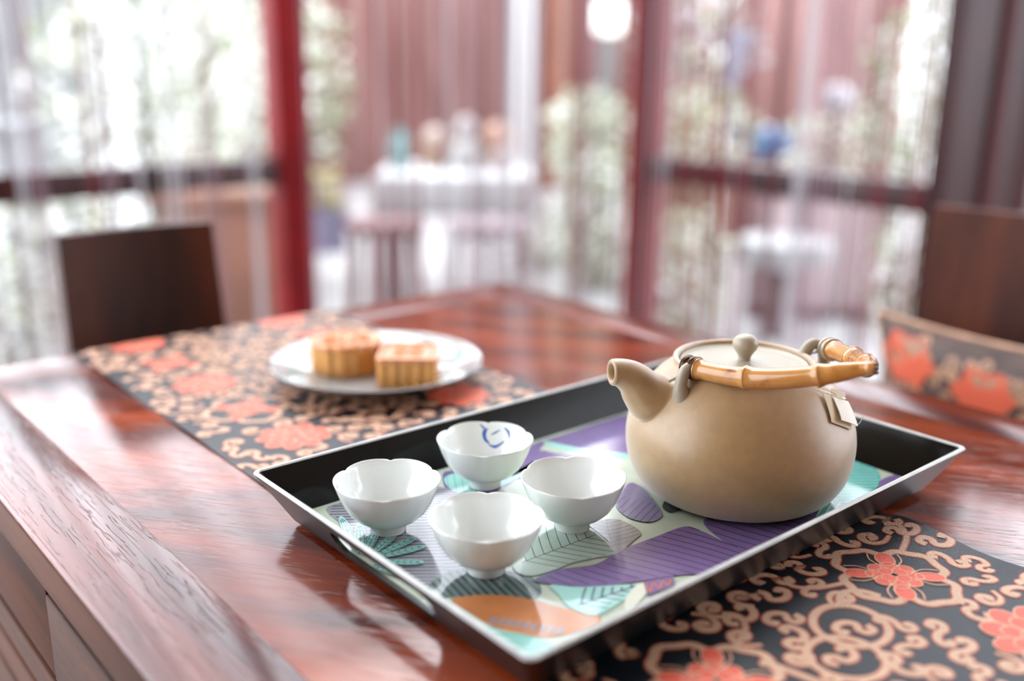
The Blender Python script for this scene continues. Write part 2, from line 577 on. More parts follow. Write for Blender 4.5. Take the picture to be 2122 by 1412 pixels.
def cloth_pt(x, s, off=0.0):
    """x across the runner, s along it; returns the point on the cloth"""
    z = ZT + 0.0012 + off
    y = s
    rad = 0.004
    for edge, sg in ((TY1, 1), (TY0, -1)):
        e = (s - edge) * sg
        if e > 0:
            q = min(e, rad * PI / 2)
            a = q / rad
            y = edge + sg * ((rad + off) * math.sin(a))
            z = ZT + 0.0012 - rad + (rad + off) * math.cos(a) - max(0, e - rad * PI / 2)
            return (x, y, z)
    # soft rumples, strongest along the right hem near the tray
    hem = max(0.0, (x - 0.60) / 0.08)
    near = math.exp(-((s - 0.30) / 0.16) ** 2)
    z += 0.0032 * near * hem ** 2 * (0.6 + 0.5 * math.sin(s * 60 + 0.8)) + 0.0009 * near * (1 + math.sin(s * 34 + x * 40)) * (s < 0.345)
    hl = max(0.0, (0.375 - x) / 0.04)
    z += 0.0020 * hl * (0.5 + 0.5 * math.sin(s * 31)) * (s > 0.66)
    return (x + 0.0025 * math.sin(s * 23) * (hem ** 2 * near), y, z)


runner = empty('table_runner', ((RX0 + RX1) / 2, (RY0 + RY1) / 2, ZT))
tag(runner, 'black brocade runner with gold scrolls and orange flowers along the table', 'runner')
RL = -Vector(runner.location)
mb = MB()
nx, ny = 36, 240
edges_s = sorted(set(list(np.linspace(RY0, RY1, ny)) + [TY1 + k * 0.0016 for k in range(5)] + [TY0 - k * 0.0016 for k in range(5)]))
top = [[cloth_pt(RX0 + (RX1 - RX0) * i / nx, s) for i in range(nx + 1)] for s in edges_s]
bot = [[cloth_pt(RX0 + (RX1 - RX0) * i / nx, s, -0.0009) for i in range(nx + 1)] for s in edges_s]
mb.loops(top, close=False)
mb.loops(bot, close=False)
n1 = len(edges_s)
for i in range(n1 - 1):
    for c in (0, nx):
        mb.add([top[i][c], top[i + 1][c], bot[i + 1][c], bot[i][c]], [(0, 1, 2, 3)])
ob = mb.build('cloth', M['cloth'], runner, sharp=60)
ob.location = RL

# --- embroidery: bands that follow the cloth surface
E_EDGE, E_GOLD, E_PETAL, E_LINE = 0.00022, 0.00040, 0.00046, 0.00062


def lay(mb, V, F, off, mi):
    ok = all(RX0 + 0.0005 < v[0] < RX1 - 0.0005 and RY0 < v[1] < RY1 for v in V)
    if not ok:
        V = [(min(max(v[0], RX0 + 0.0005), RX1 - 0.0005), min(max(v[1], RY0 + .001), RY1 - .001)) for v in V]
    mb.add([cloth_pt(v[0], v[1], off) for v in V], F, mi)


def band(mb, pts, wd, closed=False, edge=0.0018):
    V, F = ribbon2d(pts, np.array(wd) + edge if not np.isscalar(wd) else wd + edge, closed)
    lay(mb, V, F, E_EDGE, 0)
    V, F = ribbon2d(pts, wd, closed)
    lay(mb, V, F, E_GOLD, 1)


def disc(mb, c, rx, ry, a, off, mi, n=14):
    V = [c]
    for k in range(n):
        t = 2 * PI * k / n
        x, y = rx * math.cos(t), ry * math.sin(t)
        V.append((c[0] + x * math.cos(a) - y * math.sin(a), c[1] + x * math.sin(a) + y * math.cos(a)))
    lay(mb, V, [(0, 1 + k, 1 + (k + 1) % n) for k in range(n)], off, mi)
    return V[1:]


def outline(mb, V, wd, off=E_LINE, mi=1):
    v, f = ribbon2d(V, wd, True)
    lay(mb, v, f, off, mi)


GM = [M['gold_edge'], M['gold']]
PM = [M['petal'], M['petal_line']]


def spiral(c, r0, r1, a0, turns, n=20):
    return [(c[0] + (r0 + (r1 - r0) * t) * math.cos(a0 + turns * 2 * PI * t), c[1] + (r0 + (r1 - r0) * t) * math.sin(a0 + turns * 2 * PI * t)) for t in np.linspace(0, 1, n)]


def rotd(pts, c, a, s=1.0):
    ca, sa = math.cos(a), math.sin(a)
    return [(c[0] + s * (x * ca - y * sa), c[1] + s * (x * sa + y * ca)) for x, y in pts]


def scroll(mb, c, a, kind, s=1.0):
    if kind == 0:      # double curl cloud
        base = catmull([(-0.010, 0.001), (-0.012, 0.006), (-0.007, 0.009), (-0.003, 0.005), (-0.004, -0.001), (0.002, -0.004), (0.008, -0.002), (0.011, 0.003), (0.008, 0.007), (0.005, 0.004)], 4, False)
        band(mb, rotd(base, c, a, s * 1.12), 0.0052 * s)
    elif kind == 1:    # S curl
        base = catmull([(-0.004, 0.004), (-0.008, 0.003), (-0.009, 0.008), (-0.004, 0.010), (0.0, 0.006), (0.0, 0.0), (0.003, -0.006), (0.008, -0.008), (0.011, -0.004), (0.007, -0.002)], 4, False)
        band(mb, rotd(base, c, a, s * 1.12), 0.0052 * s)
    else:              # single hook with tail
        base = catmull([(0.002, 0.003), (-0.002, 0.001), (0.001, -0.004), (0.006, -0.002), (0.006, 0.005), (0.0, 0.009), (-0.008, 0.006), (-0.013, -0.003)], 4, False)
        n = len(base)
        band(mb, rotd(base, c, a, s), [0.0056 * s * (1 - 0.6 * max(0, (k / n - 0.5) * 2)) for k in range(n)])


PER = 0.197
COLS = (0.408, 0.600)
keep = []
QA = [(x, 0.297 + PER * k) for k in range(-4, 6) for x in COLS]
QB = [(x, 0.200 + PER * k) for k in range(-3, 6) for x in COLS]
RINGS = [(0.504, 0.272 + PER * k) for k in range(-4, 6)]
for c in QA:
    if RY0 + 0.02 < c[1] < RY1 - 0.02:
        keep.append((c, 0.052))
        mb = MB()
        P = []
        for k in range(96):
            t = 2 * PI * k / 96
            r = 0.0270 + 0.0155 * abs(math.cos(2 * t)) ** 0.62 + 0.0013 * math.cos(12 * t)
            P.append((c[0] + 0.98 * r * math.cos(t), c[1] + r * math.sin(t)))
        band(mb, P, 0.0058, True)
        mb.build('embroidered_frame', GM, runner, smooth=False).location = RL
        fl = MB()
        for k in range(4):
            t = k * PI / 2 + PI / 4
            q = (c[0] + 0.0240 * math.cos(t), c[1] + 0.0240 * math.sin(t))
            V = disc(fl, q, 0.0100, 0.0066, t, E_PETAL, 0)
            outline(fl, V, 0.0009)
            for da in (-0.35, 0.35):
                v, f = ribbon2d(catmull([(c[0] + 0.0130 * math.cos(t + da), c[1] + 0.0130 * math.sin(t + da)), (c[0] + 0.0247 * math.cos(t + da * 1.3), c[1] + 0.0247 * math.sin(t + da * 1.3)), (c[0] + 0.0338 * math.cos(t + da * 0.9), c[1] + 0.0338 * math.sin(t + da * 0.9))], 4, False), 0.0010)
                lay(fl, v, f, E_LINE, 1)
        for k in range(8):
            t = k * PI / 4
            q = (c[0] + 0.0123 * math.cos(t), c[1] + 0.0123 * math.sin(t))
            V = disc(fl, q, 0.0074, 0.0066, t, E_PETAL + 0.00004, 0)
            outline(fl, V, 0.0008)
        for k in range(4):
            t = k * PI / 2
            V = disc(fl, (c[0] + 0.0068 * math.cos(t), c[1] + 0.0068 * math.sin(t)), 0.0046, 0.0054, t, E_PETAL + 0.00022, 0)
            outline(fl, V, 0.0007, E_LINE + 0.0001)
        fl.build('embroidered_flower', PM, runner, smooth=False).location = RL
for c in QB:
    if RY0 + 0.02 < c[1] < RY1 - 0.0:
        keep.append((c, 0.038))
        fl = MB()
        for ring, (rr, pr, n) in enumerate(((0.024, 0.0105, 9), (0.014, 0.0085, 7), (0.005, 0.006, 4))):
            for k in range(n):
                t = 2 * PI * k / n + ring * 0.3
                V = disc(fl, (c[0] + rr * math.cos(t), c[1] + rr * math.sin(t)), pr, pr * 0.8, t, E_PETAL + ring * 0.00012, 0)
                outline(fl, V, 0.0009, E_PETAL + ring * 0.00012 + 0.00005)
        fl.build('embroidered_blossom', PM, runner, smooth=False).location = RL
sc = MB()
for c in RINGS:
    for dx, dy in ((-0.017, -0.008), (0.017, 0.010)):
        q = (c[0] + dx, c[1] + dy)
        keep.append((q, 0.027))
        band(sc, [(q[0] + 0.0235 * math.cos(t), q[1] + 0.0225 * math.sin(t)) for t in np.linspace(0, 2 * PI, 40, endpoint=False)], 0.0048, True)
        scroll(sc, q, random.uniform(0, 6), 0, 0.9)
    for sg in (-1, 1):     # stems to the two frames
        band(sc, catmull([(c[0] + sg * 0.030, c[1] + sg * 0.026), (c[0] + sg * 0.046, c[1] + sg * 0.034), (c[0] + sg * 0.058, c[1] + 0.022 + sg * 0.006), (c[0] + sg * 0.062, c[1] + 0.016)], 6, False), 0.0046)
for c in QA:
    for sg in (-1, 1):
        x1 = c[0] + sg * 0.058
        band(sc, catmull([(c[0] + sg * 0.038, c[1] + 0.016), (x1, c[1] + 0.024), (x1 + sg * 0.010, c[1] + 0.036), (x1 + sg * 0.004, c[1] + 0.045)], 6, False), 0.0036)
rr = random.Random(4)
spots = []
tries = 0
while tries < 20000 and len(spots) < 900:
    tries += 1
    q = (rr.uniform(RX0 + 0.010, RX1 - 0.010), rr.uniform(RY0 + 0.012, RY1 - 0.012))
    if any((q[0] - c[0]) ** 2 + (q[1] - c[1]) ** 2 < (r + 0.002) ** 2 for c, r in keep):
        continue
    if any((q[0] - c[0]) ** 2 + (q[1] - c[1]) ** 2 < 0.0205 ** 2 for c in spots):
        continue
    spots.append(q)
    scroll(sc, q, rr.uniform(0, 2 * PI), rr.randint(0, 2), rr.uniform(0.85, 1.05))
o = sc.build('scroll_embroidery', GM, runner, smooth=False)
o.location = RL
tag(o, 'gold cloud scrolls and rings outlined in red', kind='stuff')

# ------------------------------------------------------------------ lacquer tray
TRX, TRY = 0.537, 0.4945            # centre
HX, HY = 0.2375, 0.1595             # half size at the rim
ZB, ZR, ZF = 0.7545, 0.7915, 0.7575
FLARE = 0.021
TH = 0.0042
tray = empty('serving_tray', (TRX, TRY, ZB))
tag(tray, 'black lacquer tray with flared sides and a printed leaf floor', 'tray')
HOLE_H = 0.076                      # half length of the patch that carries the hand hole


def rr_loop(hx, hy, z, r, nc=7):
    """rounded rectangle; the short sides carry two fixed points that bound the hand-hole patch"""
    P = []
    for cx, cy, a0 in ((hx - r, hy - r, 0), (-hx + r, hy - r, PI / 2), (-hx + r, -hy + r, PI), (hx - r, -hy + r, 1.5 * PI)):
        arc = [(cx + r * math.cos(a0 + PI / 2 * k / (nc - 1)), cy + r * math.sin(a0 + PI / 2 * k / (nc - 1)), z) for k in range(nc)]
        P += arc
        if a0 == PI / 2:
            P += [(-hx, HOLE_H, z), (-hx, -HOLE_H, z)]
        if a0 == 1.5 * PI:
            P += [(hx, -HOLE_H, z), (hx, HOLE_H, z)]
    return P


z0, z1 = 0.0, ZR - ZB
ob0 = rr_loop(HX - FLARE, HY - FLARE, z0, 0.006)
ot0 = rr_loop(HX - 0.0005, HY - 0.0005, z1 - 0.0012, 0.006)
rt0 = rr_loop(HX - 0.0012, HY - 0.0012, z1, 0.0055)
rt1 = rr_loop(HX - TH + 0.0008, HY - TH + 0.0008, z1, 0.004)
it0 = rr_loop(HX - TH, HY - TH, z1 - 0.0012, 0.0035)
ib0 = rr_loop(HX - FLARE - TH + 0.002, HY - FLARE - TH + 0.002, ZF - ZB, 0.004)
n = len(ob0)
patch = [i for i in range(n) if ob0[i][1] == HOLE_H and ob0[i][0] < 0] + [i for i in range(n) if ob0[i][1] == -HOLE_H and ob0[i][0] > 0]


def wall_faces(mb, la, lb, mi):
    fs = [(j, (j + 1) % n, n + (j + 1) % n, n + j) for j in range(n) if j not in patch]
    mb.add(la + lb, fs, mi)


def lerp3(a, b, t):
    return tuple(a[k] + (b[k] - a[k]) * t for k in range(3))


def stadium(L, h, m=12):
    P = []
    for k in range(m):
        a = -PI / 2 + PI * k / (m - 1)
        P.append((L - h + h * math.cos(a), h * math.sin(a)))
    for k in range(m):
        a = PI / 2 + PI * k / (m - 1)
        P.append((-L + h + h * math.cos(a), h * math.sin(a)))
    return P


wall = MB()
wall_faces(wall, ob0, ot0, 0)
wall_faces(wall, it0, ib0, 1)
HL, HT0, HT1 = 0.058, 0.20, 0.74    # half length, lower and upper end as share of the side's height
for i in patch:
    j = (i + 1) % n
    hole_rims = []
    for lo, hi, mi in ((ob0, ot0, 0), (ib0, it0, 1)):
        A, B, Cc, D = lo[i], lo[j], hi[j], hi[i]

        def surf(u, v):            # u -1..1 along, v 0..1 up
            return lerp3(lerp3(A, B, (u + 1) / 2), lerp3(D, Cc, (u + 1) / 2), v)
        hh = (HT1 - HT0) / 2
        zc = (HT1 + HT0) / 2
        if mi == 1:                # keep the hole level between inner and outer skin
            zc = ((HT1 + HT0) / 2 * (ot0[0][2] - 0) - ib0[0][2]) / (it0[0][2] - ib0[0][2])
            hh = hh * (ot0[0][2]) / (it0[0][2] - ib0[0][2])
        st = stadium(HL / HOLE_H, 1.0)
        # stadium in (u, v): round ends use true proportions
        rad_u = 0.0085 / HOLE_H
        st = []
        for k in range(12):
            a = -PI / 2 + PI * k / 11
            st.append((HL / HOLE_H - rad_u + rad_u * math.cos(a), zc + hh * math.sin(a)))
        for k in range(12):
            a = PI / 2 + PI * k / 11
            st.append((-HL / HOLE_H + rad_u + rad_u * math.cos(a), zc + hh * math.sin(a)))
        outer = []
        for u, v in st:            # nearest point of the patch border, spread over it
            du, dv = u, (v - zc)
            if abs(du) > HL / HOLE_H - rad_u - 1e-6:
                k = math.atan2(dv / hh, (abs(du) - (HL / HOLE_H - rad_u)) / rad_u)
                if abs(k) > PI / 4:
                    outer.append((math.copysign(HL / HOLE_H - rad_u + (1 - HL / HOLE_H + rad_u) * (PI / 2 - abs(k)) / (PI / 4), du), 1.0 if k > 0 else 0.0))
                else:
                    outer.append((math.copysign(1.0, du), 0.5 + 0.5 * k / (PI / 4)))
            else:
                outer.append((u, 1.0 if dv > 0 else 0.0))
        m = len(st)
        wall.add([surf(*q) for q in st] + [surf(*q) for q in outer], [(k, (k + 1) % m, m + (k + 1) % m, m + k) for k in range(m)], mi)
        hole_rims.append([surf(*q) for q in st])
    m = len(hole_rims[0])
    wall.add(hole_rims[0] + hole_rims[1], [(k, (k + 1) % m, m + (k + 1) % m, m + k) for k in range(m)], 2)
wall.build('side_wall', [M['lacquer_out'], M['lacquer'], M['lacquer_out']], tray, sharp=30)
rim = MB()
rim.loops([ot0, rt0, rt1, it0])
rim.build('rim', M['rim'], tray, sharp=60)
base = MB()
base.loops([ob0, rr_loop(HX - FLARE - TH + 0.002, HY - FLARE - TH + 0.002, z0, 0.006), ib0], cap1=False)
base.add(ib0, [tuple(range(n))])
base.add(ob0, [tuple(range(n))])
PB = mat('print_ground', (0.50, 0.58, 0.47), 0.10, noise=0.10, nscale=30, coat=0.3)
base.build('tray_floor', PB, tray, smooth=False)
b2 = MB()

# leaf print on the tray floor: flat overlapping leaves, metres in the table plan
PRINT = {
    'purple': [(0.3971, 0.4414), (0.4186, 0.4415), (0.4431, 0.4310), (0.4667, 0.4332), (0.4820, 0.4337), (0.5074, 0.4322), (0.5364, 0.4296), (0.5403, 0.4154), (0.5398, 0.3973), (0.5409, 0.3777), (0.5361, 0.3679), (0.5014, 0.3658), (0.4834, 0.3804), (0.4690, 0.3880), (0.4443, 0.3982), (0.4221, 0.4098), (0.4046, 0.4264), (0.3959, 0.4400)],
    'purple2': [(0.5562, 0.4280), (0.5398, 0.3973), (0.5397, 0.3768), (0.5830, 0.3769), (0.6334, 0.3774), (0.6582, 0.3849), (0.6420, 0.4094), (0.5975, 0.4227)],
    'mint': [(0.4027, 0.4699), (0.4187, 0.4767), (0.4409, 0.4889), (0.4606, 0.4950), (0.4751, 0.4842), (0.4800, 0.4722), (0.4736, 0.4471), (0.4662, 0.4327), (0.4494, 0.4374), (0.4329, 0.4419), (0.4149, 0.4428), (0.3990, 0.4465), (0.3948, 0.4566)],
    'grey': [(0.4833, 0.4766), (0.4971, 0.4757), (0.5070, 0.4667), (0.5043, 0.4445), (0.4912, 0.4386), (0.4657, 0.4322), (0.4747, 0.4481), (0.4792, 0.4639)],
    'lilac': [(0.5233, 0.4880), (0.5392, 0.4991), (0.5624, 0.5104), (0.5640, 0.4981), (0.5543, 0.4778), (0.5383, 0.4541), (0.5231, 0.4506), (0.5158, 0.4596), (0.5156, 0.4724)],
    'slate': [(0.5483, 0.4624), (0.5606, 0.4692), (0.5660, 0.4615), (0.5624, 0.4487), (0.5512, 0.4512), (0.5453, 0.4539)],
    'greystripe': [(0.3448, 0.6221), (0.3800, 0.6204), (0.4273, 0.6154), (0.4418, 0.5764), (0.4099, 0.5120), (0.3754, 0.4766), (0.3444, 0.4651), (0.3338, 0.4937), (0.3423, 0.5478)],
    'darkstripe': [(0.3288, 0.4701), (0.3494, 0.4852), (0.3711, 0.4843), (0.3893, 0.4652), (0.3990, 0.4465), (0.3940, 0.4303), (0.3803, 0.4229), (0.3647, 0.4355), (0.3473, 0.4535)],
    'orange': [(0.3396, 0.4560), (0.3524, 0.4524), (0.3623, 0.4459), (0.3726, 0.4353), (0.3794, 0.4251), (0.3889, 0.4031), (0.3993, 0.3809), (0.3823, 0.3780), (0.3604, 0.3837), (0.3492, 0.3982), (0.3410, 0.4130), (0.3393, 0.4355)],
    'tealcorner': [(0.3388, 0.4182), (0.3458, 0.4036), (0.3530, 0.3897), (0.3568, 0.3768), (0.3404, 0.3755), (0.3327, 0.3794), (0.3331, 0.3929)],
    'tealtri': [(0.4009, 0.4294), (0.4140, 0.4156), (0.4439, 0.3961), (0.4492, 0.3902), (0.4235, 0.3854), (0.3981, 0.3840), (0.3919, 0.4014), (0.3963, 0.4152)],
    'palecone': [(0.4260, 0.3857), (0.4455, 0.3933), (0.4517, 0.3882), (0.4387, 0.3807), (0.4175, 0.3755)],
    'tealright': [(0.7505, 0.4287), (0.7491, 0.4001), (0.7210, 0.3792), (0.6857, 0.3742), (0.6548, 0.3742), (0.6445, 0.3847)],
    'tealleaf': [(0.6268, 0.3773), (0.6542, 0.3858), (0.6641, 0.3801), (0.6428, 0.3730)],
    'purpleright': [(0.7272, 0.3828), (0.7505, 0.3811), (0.7438, 0.3758), (0.7149, 0.3743)],
    'purpleback': [(0.4961, 0.5940), (0.5543, 0.6235), (0.5984, 0.6263), (0.6873, 0.6270), (0.7433, 0.6043), (0.6631, 0.5364), (0.6049, 0.5470), (0.5830, 0.5787), (0.5700, 0.6183), (0.5355, 0.5957), (0.4990, 0.5725)],
    'purpleback2': [(0.4582, 0.6244), (0.4834, 0.6041), (0.5206, 0.6008), (0.5534, 0.6095), (0.5597, 0.5974), (0.5818, 0.5655), (0.5547, 0.5735), (0.5150, 0.5788), (0.4625, 0.5656), (0.4331, 0.5776)],
    'backteal': [(0.4494, 0.6124), (0.4708, 0.6142), (0.5087, 0.5838), (0.5355, 0.5957), (0.4896, 0.5738), (0.4445, 0.5800)],
    'stem': [(0.5723, 0.6240), (0.5850, 0.5930), (0.6106, 0.5524), (0.6032, 0.5443), (0.5771, 0.5848), (0.5663, 0.6109)],
}
PCOL = {'purple': (0.19, 0.13, 0.30), 'mint': (0.42, 0.53, 0.46), 'grey': (0.30, 0.29, 0.28), 'lilac': (0.27, 0.24, 0.40), 'slate': (0.05, 0.06, 0.075),
        'greystripe': (0.29, 0.29, 0.33), 'darkstripe': (0.13, 0.20, 0.18), 'orange': (0.56, 0.22, 0.075), 'teal': (0.10, 0.42, 0.38), 'paleteal': (0.33, 0.62, 0.56),
        'ink': (0.03, 0.03, 0.05), 'tealink': (0.02, 0.13, 0.15), 'pale': (0.66, 0.70, 0.60), 'orange_line': (0.60, 0.16, 0.02), 'slate_line': (0.16, 0.20, 0.28)}
PMAT = {k: mat('print_' + k, c, 0.10, noise=0.08, nscale=60, coat=0.3) for k, c in PCOL.items()}
LAYER = [0]
LIMX, LIMY = (TRX - HX + FLARE + 0.004, TRX + HX - FLARE - 0.004), (TRY - HY + FLARE + 0.004, TRY + HY - FLARE - 0.004)


def clampxy(p):
    return (min(max(p[0], LIMX[0]), LIMX[1]), min(max(p[1], LIMY[0]), LIMY[1]))


def inside(p, poly):
    x, y = p
    c = False
    j = len(poly) - 1
    for i in range(len(poly)):
        if (poly[i][1] > y) != (poly[j][1] > y) and x < (poly[j][0] - poly[i][0]) * (y - poly[i][1]) / (poly[j][1] - poly[i][1]) + poly[i][0]:
            c = not c
        j = i
    return c


def print_leaf(poly, col, lines=(), lw=0.0006, lcol='ink', name='printed_leaf', smooth=True):
    LAYER[0] += 1
    z = ZF - ZB + LAYER[0] * 0.00004
    P = [clampxy(p) for p in (catmull(poly, 6) if smooth else poly)]
    mb = MB()
    mb.add([(p[0] - TRX, p[1] - TRY, z) for p in P], [tuple(range(len(P)))], 0)
    for ln in lines:
        seg = []
        for q in list(ln) + [None]:
            if q is not None and inside(q, P):
                seg.append(q)
            else:
                if len(seg) > 1:
                    V, F = ribbon2d([clampxy(s) for s in seg], lw)
                    mb.add([(v[0] - TRX, v[1] - TRY, z + 0.00003) for v in V], F, 1)
                seg = []
    return mb.build(name, [PMAT[col], PMAT[lcol]], tray, smooth=False)


def hatch(poly, ang, gap, bend=0.0, n=40):
    """family of slightly bent parallel lines over a polygon"""
    c = np.mean(np.array(poly), axis=0)
    R = max(np.linalg.norm(np.array(p) - c) for p in poly) * 1.1
    d = np.array((math.cos(ang), math.sin(ang)))
    nn = np.array((-d[1], d[0]))
    out = []
    k = -int(R / gap)
    while k * gap < R:
        out.append([tuple(c + nn * (k * gap + bend * math.sin(t * 3.0 + k * 0.15)) + d * R * t) for t in np.linspace(-1, 1, n)])
        k += 1
    return out


def veins(a, b, wd, nv, fork=0.9, n=10):
    """midrib from a to b and side veins swept towards b"""
    a, b = np.array(a), np.array(b)
    d = (b - a) / np.linalg.norm(b - a)
    nn = np.array((-d[1], d[0]))
    L = np.linalg.norm(b - a)
    out = [[tuple(a + (b - a) * t) for t in np.linspace(0, 1, 24)]]
    for k in range(nv):
        s = a + d * L * (k + 0.5) / nv
        for sg in (-1, 1):
            out.append([tuple(s + (d * fork * t + nn * sg * (t - 0.15 * t * t)) * wd) for t in np.linspace(0, 1, n)])
    return out


print_leaf(PRINT['purpleback'], 'purple', hatch(PRINT['purpleback'], 0.3, 0.012), lcol='slate_line')
print_leaf(PRINT['purpleback2'], 'purple')
print_leaf(PRINT['backteal'], 'paleteal', hatch(PRINT['backteal'], 1.0, 0.006), lcol='teal')
print_leaf(PRINT['stem'], 'paleteal')
gs = PRINT['greystripe']
print_leaf(gs, 'greystripe', hatch(gs, math.radians(-38), 0.0046, 0.002), 0.0010)
print_leaf(PRINT['darkstripe'], 'darkstripe', hatch(PRINT['darkstripe'], math.radians(78), 0.0052), 0.0019)
print_leaf(PRINT['tealcorner'], 'paleteal', hatch(PRINT['tealcorner'], -0.9, 0.006), 0.0016, 'teal')
print_leaf(PRINT['orange'], 'orange', hatch(PRINT['orange'], math.radians(-62), 0.0022, 0.001), 0.0003, 'orange_line')
for k in range(9):                     # fringe gaps along the lower edge of the orange leaf
    t = (k + 0.5) / 9
    q = np.array((0.3435, 0.4230)) * (1 - t) + np.array((0.3700, 0.3830)) * t
    a = math.radians(20 + 12 * t)
    ov = [(q[0] + 0.0052 * math.cos(s) * math.cos(a) - 0.0017 * math.sin(s) * math.sin(a), q[1] + 0.0052 * math.cos(s) * math.sin(a) + 0.0017 * math.sin(s) * math.cos(a)) for s in np.linspace(0, 2 * PI, 14, endpoint=False)]
    print_leaf(ov, 'greystripe', name='printed_fringe', smooth=False)
print_leaf(PRINT['tealtri'], 'paleteal', veins((0.3960, 0.4000), (0.4440, 0.3930), 0.03, 6), 0.0016, 'slate_line')
print_leaf(PRINT['palecone'], 'pale')
print_leaf(PRINT['purple2'], 'purple', hatch(PRINT['purple2'], math.radians(-82), 0.0085, 0.003), 0.0008)
print_leaf(PRINT['purple'], 'purple', hatch(PRINT['purple'], math.radians(-74), 0.0078, 0.003), 0.0008)
print_leaf(PRINT['mint'], 'mint', veins((0.4060, 0.4640), (0.4790, 0.4620), 0.040, 9, 0.55), 0.0006)
print_leaf(PRINT['grey'], 'grey', veins((0.4700, 0.4400), (0.5000, 0.4760), 0.026, 8, 0.5), 0.0005)
print_leaf(PRINT['lilac'], 'lilac', hatch(PRINT['lilac'], math.radians(-46), 0.0018) + hatch(PRINT['lilac'][-4:] + PRINT['lilac'][:1], math.radians(20), 0.0055), 0.0004)
print_leaf(PRINT['slate'], 'slate')
print_leaf(PRINT['tealright'], 'teal', hatch(PRINT['tealright'], math.radians(-38), 0.006), 0.0018, 'paleteal')
print_leaf(PRINT['tealleaf'], 'teal', hatch(PRINT['tealleaf'], math.radians(20), 0.005), 0.0012, 'pale')
print_leaf(PRINT['purpleright'], 'purple')
root = np.array((0.3215, 0.5330))
for tip, wd in (((0.3469, 0.6044), 0.0075), ((0.3519, 0.5858), 0.008), ((0.3560, 0.5690), 0.008), ((0.3630, 0.5540), 0.008), ((0.3717, 0.5401), 0.0085), ((0.3690, 0.5250), 0.0085), ((0.3540, 0.5060), 0.0085), ((0.3340, 0.4960), 0.008)):
    tip = np.array(tip)
    a = root + (tip - root) * 0.18
    d = (tip - a) / np.linalg.norm(tip - a)
    nn = np.array((-d[1], d[0]))
    L = np.linalg.norm(tip - a)
    wd *= 1.15
    fr = [tuple(a + d * L * (0.5 - 0.5 * math.cos(t)) + nn * wd * 0.5 * math.sin(t) * (0.55 + 0.45 * (0.5 - 0.5 * math.cos(t)))) for t in np.linspace(0, 2 * PI, 26, endpoint=False)]
    inn = [tuple(a + d * L * (0.08 + 0.84 * (0.5 - 0.5 * math.cos(t))) + nn * wd * 0.30 * math.sin(t)) for t in np.linspace(0, 2 * PI, 27)]
    print_leaf(fr, 'paleteal', [inn] + veins(a, a + d * L * 0.9, wd * 0.28, 7, 0.9), 0.0005, 'tealink', smooth=False)
zz = [(0.4393, 0.3825), (0.4510, 0.3919), (0.4439, 0.3803), (0.4553, 0.3885), (0.4522, 0.3798), (0.4622, 0.3861), (0.4594, 0.3787), (0.4686, 0.3842)]
print_leaf([(0.4400, 0.3790), (0.4510, 0.3930), (0.4720, 0.3850), (0.4640, 0.3770)], 'purple', [catmull(zz[k:k + 2], 8, False) for k in range(7)], 0.0010, 'orange_line', name='printed_zigzag', smooth=False)

# ------------------------------------------------------------------ tea cups
CUP_H, CUP_R = 0.0408, 0.0388


def cup_fr(a, r, z, i):
    t = max(0.0, min(1.0, z / CUP_H))
    k = t ** 2.2
    lobe = abs(math.cos(3 * a))                 # 0 at the notches
    pinch = (1 - lobe ** 0.55) if lobe < 1 else 0
    return r * (1 - 0.045 * k * pinch), z - 0.0016 * k * pinch


OUT = [(0.0122, 0.0), (0.0131, 0.0004), (0.0134, 0.0060), (0.0138, 0.0072), (0.0180, 0.0087), (0.0240, 0.0124), (0.0290, 0.0175), (0.0325, 0.0235), (0.0352, 0.0298), (0.0373, 0.0356), (0.0386, 0.0396), (0.0388, 0.0404)]
INN = [(0.0384, 0.0408), (0.0376, 0.0404), (0.0360, 0.0352), (0.0340, 0.0292), (0.0310, 0.0232), (0.0274, 0.0180), (0.0225, 0.0132), (0.0160, 0.0112), (0.0, 0.0108)]


def inner_at(a, t):
    """point on the inside of the cup: t 0 at the rim, 1 at the bottom"""
    q = t * (len(INN) - 2) + 0.0
    i = min(int(q), len(INN) - 3)
    f = q - i
    r = INN[i][0] * (1 - f) + INN[i + 1][0] * f - 0.0002
    z = INN[i][1] * (1 - f) + INN[i + 1][1] * f + 0.0002
    rr_, zz_ = cup_fr(a, r, z, 0)
    return Vector((rr_ * math.cos(a), rr_ * math.sin(a), zz_))


def make_cup(loc, rz, label, strokes=()):
    c = empty('tea_cup', loc, rz)
    tag(c, label, 'cup', 'white lobed tea cups on the tray')
    MB().lathe(OUT[4:] + INN, n=96, fr=cup_fr).build('bowl', M['porcelain'], c, sharp=70)
    MB().lathe([(0.0112, 0.003)] + [(0.0118, 0.0)] + OUT[:5] + [(0.0125, 0.0100)], n=48).build('foot_ring', M['porcelain'], c, sharp=50)
    for st in strokes:
        pts = catmull([(a, t) for a, t, _ in st], 6, False)
        wds = np.interp(np.linspace(0, 1, len(pts)), np.linspace(0, 1, len(st)), [x[2] for x in st])
        V, F = ribbon2d([(p[0] * 0.03, p[1] * 0.03) for p in pts], wds)
        MB().add([inner_at(v[0] / 0.03, v[1] / 0.03) for v in V], F).build('blue_brushstroke', M['blue_glaze'], c)
    return c


